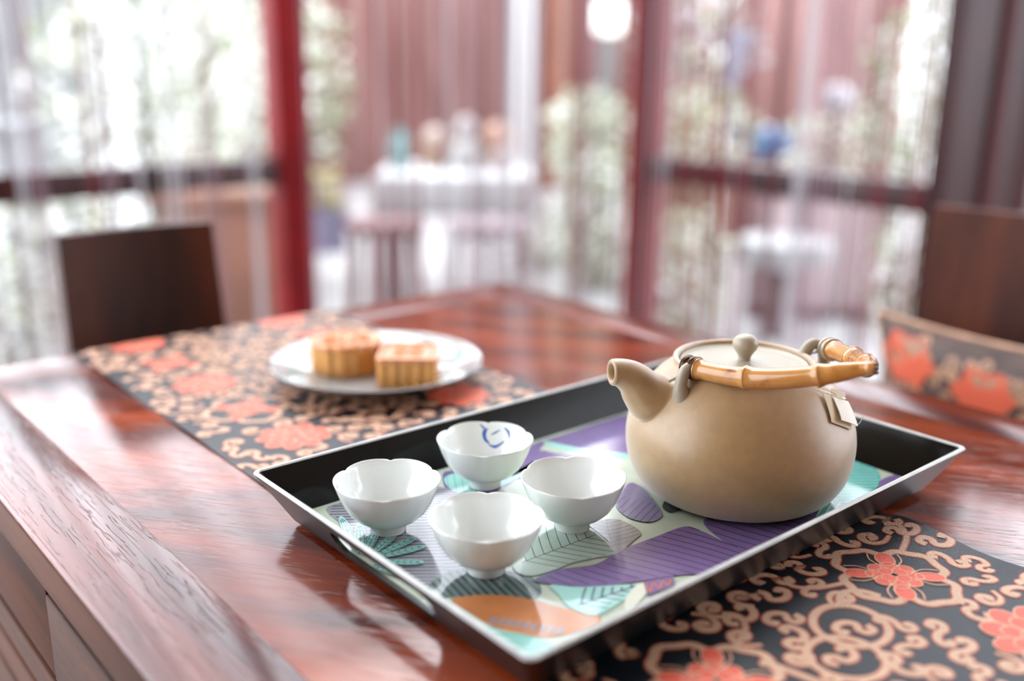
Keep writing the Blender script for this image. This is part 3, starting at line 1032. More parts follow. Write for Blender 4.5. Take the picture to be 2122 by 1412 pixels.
CUPZ = ZF + 0.0006
far = HEAD                                # direction away from the camera
CR = HEAD - PI / 2 + PI / 6 + PI / 6      # a notch faces the camera
make_cup((0.3810, 0.4720, CUPZ), HEAD + PI / 6, 'plain white lobed cup nearest the camera, in front of the other three')
make_cup((0.3630, 0.5640, CUPZ), HEAD + PI / 6 + 0.05, 'leftmost white lobed cup, with a small blue mark at its left inside',
         [[(1.16, 0.20, 0.0006), (1.20, 0.30, 0.0020), (1.26, 0.44, 0.0012)], [(1.05, 0.25, 0.0005), (1.10, 0.36, 0.0016), (1.14, 0.52, 0.0006)]])
make_cup((0.4685, 0.5825, CUPZ), HEAD + PI / 6 - 0.04, 'white lobed cup at the back, with a blue brush drawing inside',
         [[(-0.52, 0.26, 0.0004), (-0.44, 0.36, 0.0030), (-0.46, 0.48, 0.0024), (-0.58, 0.56, 0.0005)],
          [(-0.92, 0.24, 0.0006), (-1.04, 0.32, 0.0024), (-1.10, 0.44, 0.0006)],
          [(-0.55, 0.58, 0.0004), (-0.75, 0.62, 0.0018), (-0.98, 0.50, 0.0006)],
          [(-0.60, 0.40, 0.0003), (-0.70, 0.36, 0.0010), (-0.82, 0.30, 0.0004)],
          [(-0.34, 0.18, 0.0004), (-0.42, 0.26, 0.0014), (-0.50, 0.32, 0.0005)]])
make_cup((0.4715, 0.4830, CUPZ), HEAD + PI / 6 + 0.10, 'plain white lobed cup beside the teapot, right of the front cup')

# ------------------------------------------------------------------ teapot
PC = (0.6210, 0.4496)
POTZ = ZF + 0.0004
pot = empty('teapot', (PC[0], PC[1], POTZ))
tag(pot, 'round beige stoneware teapot with a folded bamboo handle on the tray', 'teapot')
PROF = [(0.0, 0.004), (0.051, 0.004), (0.054, 0.0), (0.060, 0.0), (0.0680, 0.0030), (0.0765, 0.0090), (0.0830, 0.018), (0.0870, 0.028), (0.0890, 0.039), (0.0893, 0.050), (0.0878, 0.061), (0.0838, 0.072), (0.0775, 0.083), (0.0700, 0.0925), (0.0625, 0.1000), (0.0570, 0.1045), (0.0550, 0.1072), (0.0548, 0.1100), (0.0535, 0.1110), (0.0515, 0.1104), (0.0505, 0.1085), (0.0500, 0.1040)]
pp = catmull(PROF[3:], 4, False)
MB().lathe([(0.0, 0.004), (0.051, 0.004), (0.054, 0.0)] + [tuple(p) for p in pp], n=96).build('body', M['clay'], pot, sharp=60)
lid = MB().lathe([(0.0, 0.1030), (0.046, 0.1030), (0.0490, 0.1062), (0.0494, 0.1078), (0.0482, 0.1084), (0.0465, 0.1074), (0.0430, 0.1062), (0.036, 0.1072), (0.024, 0.1086), (0.012, 0.1094), (0.0, 0.1096)], n=80).build('lid', M['clay_pale'], pot, sharp=50)
MB().lathe([tuple(p) for p in catmull([(0.0052, 0.1085), (0.0050, 0.1120), (0.0068, 0.1155), (0.0094, 0.1195), (0.0098, 0.1235), (0.0078, 0.1275), (0.0040, 0.1295), (0.0001, 0.1298)], 4, False)], n=40).build('knob', M['clay_pale'], lid)

def ring_at(p, d, r, n=28):
    s = d.cross(Vector((0, 0, 1))).normalized()
    u = s.cross(d)
    return [p + (s * math.cos(2 * PI * k / n) + u * math.sin(2 * PI * k / n)) * r for k in range(n)]


# spout: curved tapering tube with a thick open lip
sa = math.radians(154)
sd = Vector((math.cos(sa), math.sin(sa), 0))
axis = [(0.046, 0.062), (0.061, 0.0715), (0.0735, 0.0815), (0.0835, 0.0905), (0.0905, 0.0985), (0.0975, 0.1034), (0.1040, 0.1058), (0.1085, 0.1062)]
rads = [0.0320, 0.0280, 0.0225, 0.0175, 0.0143, 0.0122, 0.0107, 0.0102]
ax = catmull([(a[0], a[1], r) for a, r in zip(axis, rads)], 4, False)
cen = [sd * a[0] + Vector((0, 0, a[1])) for a in ax]
rad = [a[2] for a in ax]
sp = MB()
sp.tube(cen, rad, 28, cap=False)
e0, e1 = cen[-2], cen[-1]
dirn = (e1 - e0).normalized()
lipc = [e1, e1 + dirn * 0.0012, e1 + dirn * 0.0014, e1 + dirn * 0.0006, e1 - dirn * 0.006, e1 - dirn * 0.014]
sp.tube(lipc[:3], [rad[-1], rad[-1] * 0.93, rad[-1] * 0.82], 28, cap=False)


sp.v, sp.f, sp.m = [], [], []


def pot_r(z):
    zs = [p[1] for p in PROF[3:18]]
    rs = [p[0] for p in PROF[3:18]]
    return float(np.interp(z, zs, rs))


# the tube, with its root flowing into the belly of the pot
NS = 40
rings_ = [ring_at(c_, (cen[min(i + 1, len(cen) - 1)] - cen[max(i - 1, 0)]).normalized(), r_, NS) for i, (c_, r_) in enumerate(zip(cen, rad))]
A_ = sd * pot_r(0.0825) + Vector((0, 0, 0.0825))
NR = 10
cols_ = []
for k in range(NS):
    i0 = next(i for i in range(len(rings_)) if math.hypot(rings_[i][k].x, rings_[i][k].y) - pot_r(rings_[i][k].z) > 0.0055 or i == len(rings_) - 8)
    P_ = rings_[i0][k]
    tdir = (rings_[i0 + 1][k] - P_).normalized()
    an_ = math.atan2(P_.y, P_.x)
    S_ = Vector((pot_r(P_.z) * math.cos(an_), pot_r(P_.z) * math.sin(an_), P_.z))
    S2 = S_ + (S_ - A_).normalized() * 0.0085
    z2 = min(max(S2.z, 0.02), 0.1005)
    an2 = math.atan2(S2.y, S2.x)
    Q_ = Vector(((pot_r(z2) - 0.0004) * math.cos(an2), (pot_r(z2) - 0.0004) * math.sin(an2), z2))
    h_ = (P_ - Q_).length
    c1 = Q_ + (A_ - Q_).normalized() * h_ * 0.45
    an3 = math.atan2(c1.y, c1.x)
    z3 = min(c1.z, 0.1005)
    c1 = Vector(((pot_r(z3) + 0.0002) * math.cos(an3), (pot_r(z3) + 0.0002) * math.sin(an3), z3))
    c2 = P_ - tdir * h_ * 0.45
    col_ = []
    for q in range(NR):
        t = q / NR
        col_.append(Q_ * (1 - t) ** 3 + c1 * 3 * t * (1 - t) ** 2 + c2 * 3 * t * t * (1 - t) + P_ * t ** 3)
    rest = [rings_[i][k] for i in range(i0, len(rings_))]
    # resample the rest of the column to a fixed count
    m_ = 16
    for q in range(m_):
        f_ = q / (m_ - 1) * (len(rest) - 1)
        i_ = min(int(f_), len(rest) - 2)
        col_.append(rest[i_].lerp(rest[i_ + 1], f_ - i_))
    cols_.append(col_)
sp.loops([[cols_[k][q] for k in range(NS)] for q in range(NR + 16)])
sp.loops([ring_at(e1, dirn, rad[-1], 40), ring_at(e1 + dirn * 0.0012, dirn, rad[-1] * 0.94, 40), ring_at(e1 + dirn * 0.0016, dirn, rad[-1] * 0.80, 40), ring_at(e1 + dirn * 0.0010, dirn, rad[-1] * 0.66, 40), ring_at(e1 - dirn * 0.004, dirn, rad[-1] * 0.60, 40), ring_at(e1 - dirn * 0.016, dirn - Vector((0, 0, -0.4)), rad[-1] * 0.58, 40)], cap1=True)
sp.build('spout', M['clay'], pot, sharp=75)
# two lugs
LUG_A = (math.radians(176), math.radians(-20))
for la in LUG_A:
    d = Vector((math.cos(la), math.sin(la), 0))
    s = Vector((-d.y, d.x, 0))
    arch = [d * p[0] + Vector((0, 0, p[1])) for p in catmull([(0.0545, 0.1020), (0.0560, 0.1095), (0.0600, 0.1135), (0.0650, 0.1120), (0.0685, 0.1055), (0.0690, 0.0975), (0.0665, 0.0890)] if la > 0 else [(0.0545, 0.1020), (0.0565, 0.1105), (0.0625, 0.1165), (0.0700, 0.1150), (0.0745, 0.1075), (0.0755, 0.0975), (0.0715, 0.0840)], 4, False)]
    na = len(arch)
    MB().tube(arch, [0.0056 - 0.0012 * math.sin(PI * k / (na - 1)) + 0.0022 * max(0, k / (na - 1) - 0.75) * 4 for k in range(na)], 14).build('lug', M['clay_pale'], pot)

# bamboo handle folded over towards the viewer: two arms meeting in a heated bend
P1 = Vector((0.5640, 0.4600, 0.8712)) - Vector((*PC, POTZ))
TIP = Vector((0.5935, 0.3285, 0.8955)) - Vector((*PC, POTZ))
P3 = Vector((0.6870, 0.4180, 0.8730)) - Vector((*PC, POTZ))
handle = empty('bail_handle')
handle.parent = pot
path = []
N1 = 26
for k in range(N1):
    t = k / (N1 - 1)
    p = P1.lerp(TIP, t * 0.955)
    p.z += -0.0065 * math.sin(PI * t) - 0.001
    p += Vector((-0.0066, -0.0014, 0)) * math.sin(PI * t)
    path.append((p, t))
arm1 = [p for p, _ in path]


def bam_r(t):
    r = 0.0073 - 0.0004 * math.cos(2 * PI * t)
    for node, w_ in ((0.40, 0.024), (0.80, 0.020), (0.09, 0.012)):
        r += 0.0011 * math.exp(-((t - node) / w_) ** 2)
    if t > 0.88:
        r *= 1 - 0.28 * (t - 0.88) / 0.12
    return r


fine1 = [tuple(p) for p in catmull([tuple(p) for p in arm1], 3, False)]
MB().tube(fine1, [bam_r(k / (len(fine1) - 1)) for k in range(len(fine1))], 24).build('bamboo_arm', M['bamboo'], handle)
arm2 = []
for k in range(N1):
    t = k / (N1 - 1)
    p = P3.lerp(TIP, t * 0.955)
    p.z += -0.0020 * math.sin(PI * t) - 0.001
    p += Vector((0.0060, -0.0060, 0)) * math.sin(PI * t)
    arm2.append(p)
fine2 = [tuple(p) for p in catmull([tuple(p) for p in arm2], 3, False)]
MB().tube(fine2, [bam_r(k / (len(fine2) - 1)) for k in range(len(fine2))], 24).build('bamboo_arm', M['bamboo'], handle)
# pinched bend piece
bend = [Vector(fine1[-1]), Vector(fine1[-1]).lerp(TIP, 0.7), TIP + (TIP - (P1 + P3) / 2).normalized() * 0.0015, Vector(fine2[-1]).lerp(TIP, 0.7), Vector(fine2[-1])]
bend = [tuple(p) for p in catmull([tuple(p) for p in bend], 5, False)]
nb = len(bend)
MB().tube(bend, [bam_r(1.0) * (1.0 - 0.10 * math.sin(PI * k / (nb - 1))) for k in range(nb)], 20).build('bend', M['bamboo'], handle)
bm_c = MB()
bdir = (TIP - (P1 + P3) / 2).normalized()
for k in range(3):
    q = TIP + bdir * 0.0052 + Vector((0, 0, -0.0032 + 0.0030 * k))
    bm_c.box((0, 0, 0), (0.0022, 0.0052 - 0.001 * k, 0.0020), 0.0004, M=Matrix.Translation(q) @ Matrix.Rotation(math.atan2(bdir.y, bdir.x), 4, 'Z'))
bm_c.build('split', M['bamboo_cut'], handle)
# dark node scars
for fine, nodes in ((fine1, (0.40, 0.80, 0.09)), (fine2, (0.40, 0.80))):
    for nd in nodes:
        i = int(nd * (len(fine) - 1))
        c0, c1 = Vector(fine[i]), Vector(fine[i + 1])
        d = (c1 - c0).normalized()
        r0 = bam_r(nd)
        MB().loops([ring_at(c0 - d * 0.0012, d, r0 + 0.00012, 24), ring_at(c0, d, r0 + 0.00045, 24), ring_at(c0 + d * 0.0010, d, r0 + 0.00012, 24)]).build('node_ring', M['bamboo'], handle)
        if nd > 0.3:
            for aa, sz in ((-1.9, 0.0030), (-2.6, 0.0017), (-1.1, 0.0016)):
                s = d.cross(Vector((0, 0, 1))).normalized()
                u = s.cross(d)
                cc = c0 - d * 0.001
                V = [cc + (s * math.cos(aa) + u * math.sin(aa)) * (r0 + 0.0005)]
                for k in range(12):
                    t = 2 * PI * k / 12
                    a2 = aa + sz * math.sin(t) / r0
                    V.append(cc + d * sz * 0.9 * math.cos(t) + (s * math.cos(a2) + u * math.sin(a2)) * (r0 + 0.00035))
                MB().add(V, [(0, 1 + k, 1 + (k + 1) % 12) for k in range(12)]).build('node_scar', M['bamboo_node'], handle)
# wire bindings and hooks
for fine, m_, la in ((fine1, M['wire'], LUG_A[0]), (fine2, M['wire_pale'], LUG_A[1])):
    c0 = Vector(fine[0])
    d = (Vector(fine[4]) - c0).normalized()
    s = d.cross(Vector((0, 0, 1))).normalized()
    u = s.cross(d)
    hel = []
    for k in range(7 * 16 + 1):
        t = k / (7 * 16)
        a = 2 * PI * 7 * t
        hel.append(c0 + d * (-0.0005 + 0.0105 * t + 0.0007 * math.sin(a * 0.37)) + (s * math.cos(a) + u * math.sin(a)) * (0.0083 + 0.0005 * math.sin(a * 0.21)))
    MB().tube(hel, 0.00066, 6).build('wire_binding', m_, handle)
    ld = Vector((math.cos(la), math.sin(la), 0))
    lug_top = ld * 0.067 + Vector((0, 0, 0.1115))
    tgt = ld * 0.066 + Vector((0, 0, 0.1085))
    hook = catmull([tuple(c0 + d * 0.004 - u * 0.0078), tuple(c0 - d * 0.006 - u * 0.004), tuple(tgt + s * 0.004), tuple(tgt - d * 0.003), tuple(c0 - d * 0.005 + u * 0.003), tuple(c0 + d * 0.003 + u * 0.0078)], 6, False)
    MB().tube(hook, 0.0008, 7).build('wire_hook', m_, handle)
    cap_c = MB()
    cap_c.loops([ring_at(c0 - d * 0.0016, d, 0.0040, 20), ring_at(c0 - d * 0.001, d, 0.0068, 20), ring_at(c0 + d * 0.002, d, 0.0074, 20)], cap0=True)
    cap_c.build('arm_end', M['bamboo'], handle)
# dangling end of the front wire
c0 = Vector(fine1[0])
lf = Vector((-0.76, 0.65, 0))
MB().tube([c0 + Vector((0, 0, -0.0070)), c0 + lf * 0.006 + Vector((0, 0, -0.0095)), c0 + lf * 0.0125 + Vector((0, 0, -0.0125)), c0 + lf * 0.0130 + Vector((0, 0, -0.0118)), c0 + lf * 0.004 + Vector((0, 0, -0.0070))], 0.0007, 7).build('wire_tail', M['wire_pale'], handle)


# tea bag tag hanging on the shoulder of the pot
def pot_r(z):
    zs = [p[1] for p in PROF[3:18]]
    rs = [p[0] for p in PROF[3:18]]
    return float(np.interp(z, zs, rs))


def on_pot(deg, z, off=0.0):
    a = math.radians(deg)
    r = pot_r(z)
    sl = (pot_r(z + 0.002) - pot_r(z - 0.002)) / 0.004
    nz = -sl / math.hypot(1, sl)
    nr = 1 / math.hypot(1, sl)
    return Vector((PC[0] + (r + off * nr) * math.cos(a), PC[1] + (r + off * nr) * math.sin(a), POTZ + z + off * nz))


tb = empty('tea_bag_tag', on_pot(-80, 0.080, 0.002))
tag(tb, 'small folded paper tea bag tag on a string against the teapot', 'tag')
TL = -Vector(tb.location)


def paper_patch(uv, off0, off1, name, m, thick=0.0006, k=6):
    """quad given by four (deg, z) corners laid over the pot"""
    mb = MB()
    g = [[], []]
    for layer in (0, 1):
        for i in range(k + 1):
            for j in range(k + 1):
                u, v = i / k, j / k
                q = [(1 - u) * (1 - v) * uv[0][c] + u * (1 - v) * uv[1][c] + u * v * uv[2][c] + (1 - u) * v * uv[3][c] for c in (0, 1)]
                g[layer].append(on_pot(q[0], q[1], off0 + (off1 - off0) * v + layer * thick))
    nn_ = (k + 1) ** 2
    vs_ = g[0] + g[1]
    fs = []
    for i in range(k):
        for j in range(k):
            a, b, c, d = i * (k + 1) + j, (i + 1) * (k + 1) + j, (i + 1) * (k + 1) + j + 1, i * (k + 1) + j + 1
            fs += [(a, d, c, b), (a + nn_, b + nn_, c + nn_, d + nn_)]
    rimi = [i * (k + 1) for i in range(k + 1)] + [k * (k + 1) + j for j in range(1, k + 1)] + [i * (k + 1) + k for i in range(k - 1, -1, -1)] + [j for j in range(k - 1, 0, -1)]
    for q in range(len(rimi)):
        a, b = rimi[q], rimi[(q + 1) % len(rimi)]
        fs.append((a, b, b + nn_, a + nn_))
    mb.add(vs_, fs)
    ob_ = mb.build(name, m, tb, sharp=50)
    ob_.location = TL
    return ob_


paper_patch([(-90, 0.0800), (-73, 0.0690), (-64, 0.0850), (-85, 0.0970)], 0.0012, 0.0020, 'backing_card', M['paper'])
paper_patch([(-85, 0.0790), (-70.5, 0.0700), (-62, 0.0840), (-79, 0.0925)], 0.0050, 0.0030, 'front_flap', M['paper_white'])
paper_patch([(-79, 0.0930), (-63, 0.0860), (-62, 0.0890), (-77, 0.0965)], 0.0022, 0.0050, 'folded_top', M['paper'])
paper_patch([(-73.5, 0.0890), (-69.5, 0.0872), (-69.3, 0.0879), (-73.3, 0.0897)], 0.0058, 0.0058, 'staple', M['staple'], 0.0004, 2)
st = [on_pot(-101, 0.1085, 0.0012), on_pot(-95, 0.104, 0.0025), on_pot(-88, 0.0985, 0.003), on_pot(-82, 0.0950, 0.004), on_pot(-77, 0.0920, 0.005)]
ob = MB().tube(catmull([tuple(p) for p in st], 5, False), 0.00038, 6).build('string', M['thread'], tb)
ob.location = TL
ob = MB().tube(catmull([tuple(on_pot(-77, 0.0922, 0.0055)), tuple(on_pot(-82, 0.0960, 0.0055)), tuple(on_pot(-85, 0.0985, 0.0045)), tuple(on_pot(-83, 0.0975, 0.0060)), tuple(on_pot(-78, 0.093, 0.006))], 5, False), 0.00034, 6).build('string_knot', M['thread'], tb)
ob.location = TL
ob = MB().tube(catmull([tuple(on_pot(-71, 0.0700, 0.0030)), tuple(on_pot(-67, 0.0705, 0.0060)), tuple(on_pot(-64, 0.0725, 0.009))], 5, False), 0.0003, 6).build('loose_thread', M['thread'], tb)
ob.location = TL

# ------------------------------------------------------------------ plate and mooncakes
PLC = (0.566, 0.893)
PLZ = ZT + 0.0030
plate = empty('plate', (*PLC, PLZ))
tag(plate, 'round white porcelain plate holding two cakes, with faint green leaves', 'plate')
MB().lathe([(0.0, 0.003), (0.058, 0.003), (0.060, 0.0), (0.066, 0.0), (0.069, 0.0035), (0.086, 0.0090), (0.104, 0.0155), (0.1140, 0.0190), (0.1152, 0.0202), (0.1142, 0.0210), (0.104, 0.0182), (0.088, 0.0125), (0.076, 0.0078), (0.066, 0.0058), (0.0, 0.0052)], n=96).build('dish', M['plate'], plate, sharp=50)
rr = random.Random(2)
for a0 in (150, 172, 196, 218, 300, 330, 20, 60):
    a0 = math.radians(a0) + HEAD - PI / 2
    lf_ = []
    for k in range(12):
        t = 2 * PI * k / 12
        rr_ = 0.092 + 0.0045 * math.sin(t)
        aa = a0 + 0.11 * math.cos(t) + 0.02 * math.sin(t)
        z = 0.0125 + (rr_ - 0.088) / 0.016 * 0.0057 + 0.0004
        lf_.append((rr_ * math.cos(aa), rr_ * math.sin(aa), z))
    MB().add(lf_, [tuple(range(12))]).build('painted_leaf', M['plate_green'], plate, smooth=False)

CZ = PLZ + 0.0056
mc = empty('mooncake', (0.5450, 0.9220, CZ))
tag(mc, 'round golden mooncake with fluted side, at the back of the plate', 'mooncake')


def flute(a, r, z, i):
    k = 1 if 0.002 < z < 0.031 else 0.4
    return r - 0.0030 * k * (1 - abs(math.cos(7 * a)) ** 0.7) * (r > 0.03) + 0.0012 * (r > 0.03), z


MB().lathe([(0.0, 0.0), (0.0355, 0.0), (0.0372, 0.002), (0.0376, 0.010), (0.0376, 0.022), (0.0380, 0.0305)], n=144, fr=flute).build('side', M['crust'], mc, sharp=60)
MB().lathe([(0.0388, 0.0300), (0.0390, 0.0335), (0.0375, 0.0358), (0.0345, 0.0362), (0.0330, 0.0345), (0.0300, 0.0342), (0.0, 0.0342)], n=144, fr=lambda a, r, z, i: (r + 0.0012 - 0.0022 * (1 - abs(math.cos(7 * a)) ** 0.7) * (r > 0.033), z)).build('top_crust', M['crust_top'], mc, sharp=60)
for k in range(8):
    t = 2 * PI * k / 8
    MB().tube([tuple((0.0185 * math.cos(t) + 0.0095 * math.cos(s) * math.cos(t) - 0.006 * math.sin(s) * math.sin(t), 0.0185 * math.sin(t) + 0.0095 * math.cos(s) * math.sin(t) + 0.006 * math.sin(s) * math.cos(t), 0.0346)) for s in np.linspace(0, 2 * PI, 16, endpoint=False)], 0.0013, 6, closed=True).build('stamped_petal', M['crust_top'], mc)
MB().lathe([(0.007, 0.0340), (0.0065, 0.0358), (0.003, 0.0365), (0.0, 0.0366)], n=20).build('stamped_centre', M['crust_top'], mc)

sq = empty('mooncake', (0.5760, 0.8470, CZ), math.radians(-40))
tag(sq, 'square golden mooncake with fluted sides, nearer the camera on the plate', 'mooncake')


def sq_loop(h, r, z, fl=0.0, n_side=26):
    P = []
    for sdx in range(4):
        a = sdx * PI / 2
        for k in range(n_side):
            t = -1 + 2 * k / n_side
            y = t * h
            x = h
            if abs(t) > 1 - r / h:
                e = (abs(t) - (1 - r / h)) * h
                x = h - r + math.sqrt(max(0, r * r - e * e)) * 0.999
            x -= fl * (1 - abs(math.cos(t * 2.5 * PI)) ** 0.7) * (abs(t) < 0.86)
            P.append((x * math.cos(a) - y * math.sin(a), x * math.sin(a) + y * math.cos(a), z))
    return P


MB().loops([sq_loop(0.0300, 0.006, 0.0, 0.001), sq_loop(0.0312, 0.006, 0.0015, 0.0034), sq_loop(0.0312, 0.006, 0.0275, 0.0034)], cap0=True).build('side', M['crust'], sq, sharp=50)
MB().loops([sq_loop(0.0314, 0.006, 0.0268, 0.0016), sq_loop(0.0322, 0.006, 0.0300, 0.0014), sq_loop(0.0312, 0.006, 0.0328), sq_loop(0.0284, 0.005, 0.0330), sq_loop(0.0272, 0.004, 0.0315)], cap1=True).build('top_crust', M['crust_top'], sq, sharp=50)
for k in range(4):
    t = PI / 4 + k * PI / 2
    MB().tube([(0.0125 * math.cos(t) + 0.0075 * math.cos(s), 0.0125 * math.sin(t) + 0.0075 * math.sin(s), 0.0318) for s in np.linspace(0, 2 * PI, 16, endpoint=False)], 0.0012, 6, closed=True).build('stamped_ring', M['crust_top'], sq)

# ------------------------------------------------------------------ chairs


def make_chair(loc, rz, label, m, bw0, bw1, ztop, zlow, sw=0.40, sdp=0.40, rake=0.03):
    """faces local +Y; the back slab stands at local y = 0"""
    c = empty('dining_chair', loc, rz)
    tag(c, label, 'chair')
    MB().box((0, sdp / 2 + 0.02, 0.44), (sw, sdp, 0.035), 0.008).build('seat', m, c)
    for x in (-sw / 2 + 0.025, sw / 2 - 0.025):
        for y in (0.045, sdp - 0.005):
            MB().box((x, y, 0.211), (0.036, 0.036, 0.422), 0.004).build('leg', m, c)
    MB().box((0, 0.045, 0.20), (sw - 0.09, 0.022, 0.03), 0.003).build('stretcher', m, c)
    MB().box((0, sdp - 0.005, 0.20), (sw - 0.09, 0.022, 0.03), 0.003).build('stretcher', m, c)
    # curved back slab
    n_ = 16
    front, back_ = [], []
    for lv in range(9):
        t = lv / 8
        z = zlow + (ztop - zlow) * t
        wdt = bw0 + (bw1 - bw0) * t
        fr_, bk_ = [], []
        for k in range(n_ + 1):
            x = (k / n_ - 0.5) * wdt
            cv = 0.014 * (2 * x / max(bw0, bw1)) ** 2
            y = -rake * t + cv
            fr_.append((x, y + 0.011, z))
            bk_.append((x, y - 0.011, z))
        front.append(fr_ + bk_[::-1])
    MB().loops(front, True, True, True).build('backrest', m, c, sharp=50)
    for x in (-bw0 / 2 + 0.03, bw0 / 2 - 0.03):
        MB().tube([(x, 0.03, 0.44), (x, 0.006, zlow + 0.03)], 0.014, 10).build('back_post', m, c)
    return c


make_chair((0.478, 1.335, 0), PI, 'dark brown slab-backed chair pushed up to the far left table edge', M['chair_wood'], 0.222, 0.208, 0.866, 0.56)
make_chair((1.405, 0.545, 0), PI / 2, 'reddish brown chair at the right with a patterned cushion against its back', M['chair_wood_red'], 0.30, 0.33, 0.893, 0.52)

# brocade cushion leaning on the right chair
cu = empty('cushion', (1.300, 0.512, 0.605), 0)
tag(cu, 'puffy orange and tan brocade cushion leaning on the right chair', 'cushion')
CM = Matrix.Rotation(math.radians(-12), 4, 'Y')
CMAT = [mat('cushion_dark', (0.10, 0.06, 0.05), 0.5, noise=0.5, nscale=20), mat('cushion_tan', (0.50, 0.28, 0.17), 0.45, noise=0.3, nscale=60), mat('cushion_orange', (0.75, 0.13, 0.06), 0.45)]


def cush(u, v, side, off=0.0):
    hw, hh = 0.185, 0.155
    e = max(0.0, (1 - abs(u) ** 2.4) * (1 - abs(v) ** 2.4)) ** 0.5
    y = u * hw * (1 - 0.07 * (1 - abs(v) ** 2))
    z = v * hh * (1 - 0.07 * (1 - abs(u) ** 2))
    return CM @ Vector((side * (0.050 * e + off), y, z))


mb = MB()
K = 24
for side in (-1, 1):
    g = [[cush(-1 + 2 * i / K, -1 + 2 * j / K, side) for j in range(K + 1)] for i in range(K + 1)]
    mb.loops(g, close=False)
mb.build('cover', CMAT[0], cu)
deco = MB()
rr = random.Random(9)
for _ in range(230):
    u, v = rr.uniform(-0.9, 0.9), rr.uniform(-0.9, 0.86)
    a, s_ = rr.uniform(0, 6.28), rr.uniform(0.8, 1.2)
    base_ = catmull([(-0.010, 0.001), (-0.012, 0.006), (-0.007, 0.009), (-0.003, 0.005), (-0.004, -0.001), (0.002, -0.004), (0.008, -0.002), (0.011, 0.003), (0.008, 0.007), (0.005, 0.004)], 3, False)
    V, F = ribbon2d(rotd(base_, (0, 0), a, s_ * 1.2), 0.0055)
    deco.add([cush(max(-0.97, min(0.97, u + q[0] / 0.185)), max(-0.97, min(0.97, v + q[1] / 0.155)), -1, 0.0008) for q in V], F, 0)
deco.build('scroll_embroidery', CMAT[1], cu, smooth=False)['kind'] = 'stuff'
for u, v in ((0.55, -0.15), (0.1, 0.62), (-0.55, 0.60), (0.72, 0.72), (-0.2, -0.2), (-0.75, -0.1), (0.15, -0.75)):
    V = [(u, v)] + [(u + (0.22 + 0.03 * math.cos(6 * t)) * math.cos(t), v + (0.22 + 0.03 * math.cos(6 * t)) * math.sin(t)) for t in np.linspace(0, 2 * PI, 24, endpoint=False)]
    MB().add([cush(max(-0.98, min(0.98, q[0])), max(-0.98, min(0.98, q[1])), -1, 0.0016) for q in V], [(0, 1 + k, 1 + (k + 1) % 24) for k in range(24)]).build('embroidered_blossom', CMAT[2], cu)
pipe = [cush(u, v, -1) for u, v in [(-1 + 2 * k / 20, 1) for k in range(20)] + [(1, 1 - 2 * k / 20) for k in range(20)] + [(1 - 2 * k / 20, -1) for k in range(20)] + [(-1, -1 + 2 * k / 20) for k in range(20)]]
MB().tube(pipe, 0.004, 8, closed=True).build('piping', CMAT[1], cu)

# ------------------------------------------------------------------ courtyard beyond the curtains
LEAFM = [mat('leaf_deep', (0.16, 0.18, 0.10), 0.35), mat('leaf_mid', (0.30, 0.33, 0.19), 0.3), mat('leaf_pale', (0.55, 0.57, 0.46), 0.25), mat('leaf_white', (0.75, 0.75, 0.72), 0.25)]
M['trunk'] = mat('trunk', (0.20, 0.14, 0.10), 0.8, noise=0.3, nscale=8)


def shrub(px, py, d, rw, rh, label, n_=520, size=0.075, wts=(2, 4, 3, 2), seed=1, name='shrub', base=0.0, group=None, stem=True):
    rr = random.Random(seed)
    c = at(px, py, d)
    root = empty(name, (c.x, c.y, base))
    tag(root, label, 'shrub', group)
    zc = c.z - base
    mb = MB()
    for _ in range(n_):
        while True:
            q = Vector((rr.uniform(-1, 1), rr.uniform(-1, 1), rr.uniform(-1, 1)))
            if 0.2 < q.length < 1:
                break
        q = q.normalized() * q.length ** 0.5
        p = Vector((q.x * rw, q.y * rw, zc + q.z * rh))
        if p.z < 0.03:
            p.z = rr.uniform(0.03, 0.2)
        ax_ = Vector((rr.gauss(0, 1), rr.gauss(0, 1), rr.gauss(-0.2, 0.6))).normalized()
        sd_ = ax_.cross(Vector((rr.gauss(0, 1), rr.gauss(0, 1), rr.gauss(0, 1)))).normalized()
        nn_ = ax_.cross(sd_)
        L = size * rr.uniform(0.6, 1.3)
        W = L * 0.32
        vs_ = [p, p + ax_ * L * 0.5 + sd_ * W + nn_ * 0.006, p + ax_ * L, p + ax_ * L * 0.5 - sd_ * W + nn_ * 0.006, p + ax_ * L * 0.5 - nn_ * 0.004]
        mb.add(vs_, [(0, 1, 4), (1, 2, 4), (2, 3, 4), (3, 0, 4)], rr.choices(range(4), wts)[0])
    mb.build('foliage', LEAFM, root, smooth=False)
    if stem:
        for k in range(3):
            a = 2.1 * k
            MB().tube([(0.04 * math.cos(a), 0.04 * math.sin(a), 0), (0.08 * math.cos(a), 0.08 * math.sin(a), zc * 0.5), (rw * 0.4 * math.cos(a), rw * 0.4 * math.sin(a), zc)], [0.022, 0.017, 0.008], 7).build('stem', M['trunk'], root)
    return root


def planter(px, py0, py1, d, wpx, m, label, name='planter', cat='planter', n_=24, flare=0.85):
    c = at(px, py1, d)
    h = at(px, py0, d).z
    r = wpx / 2063 * d / 2 * 1.04
    zb = max(0.0, c.z)
    root = empty(name, (c.x, c.y, zb))
    tag(root, label, cat)
    hh = h - zb
    MB().lathe([(0.0, 0.0), (r * flare, 0.0), (r, hh * 0.95), (r * 1.04, hh * 0.95), (r * 1.04, hh), (r * 0.92, hh), (r * 0.90, hh * 0.9), (0.0, hh * 0.88)], n=n_).build('pot', m, root, sharp=40)
    return root


M['mauve'] = mat('mauve_wood', (0.136, 0.068, 0.072), 0.5, noise=0.2, nscale=5)
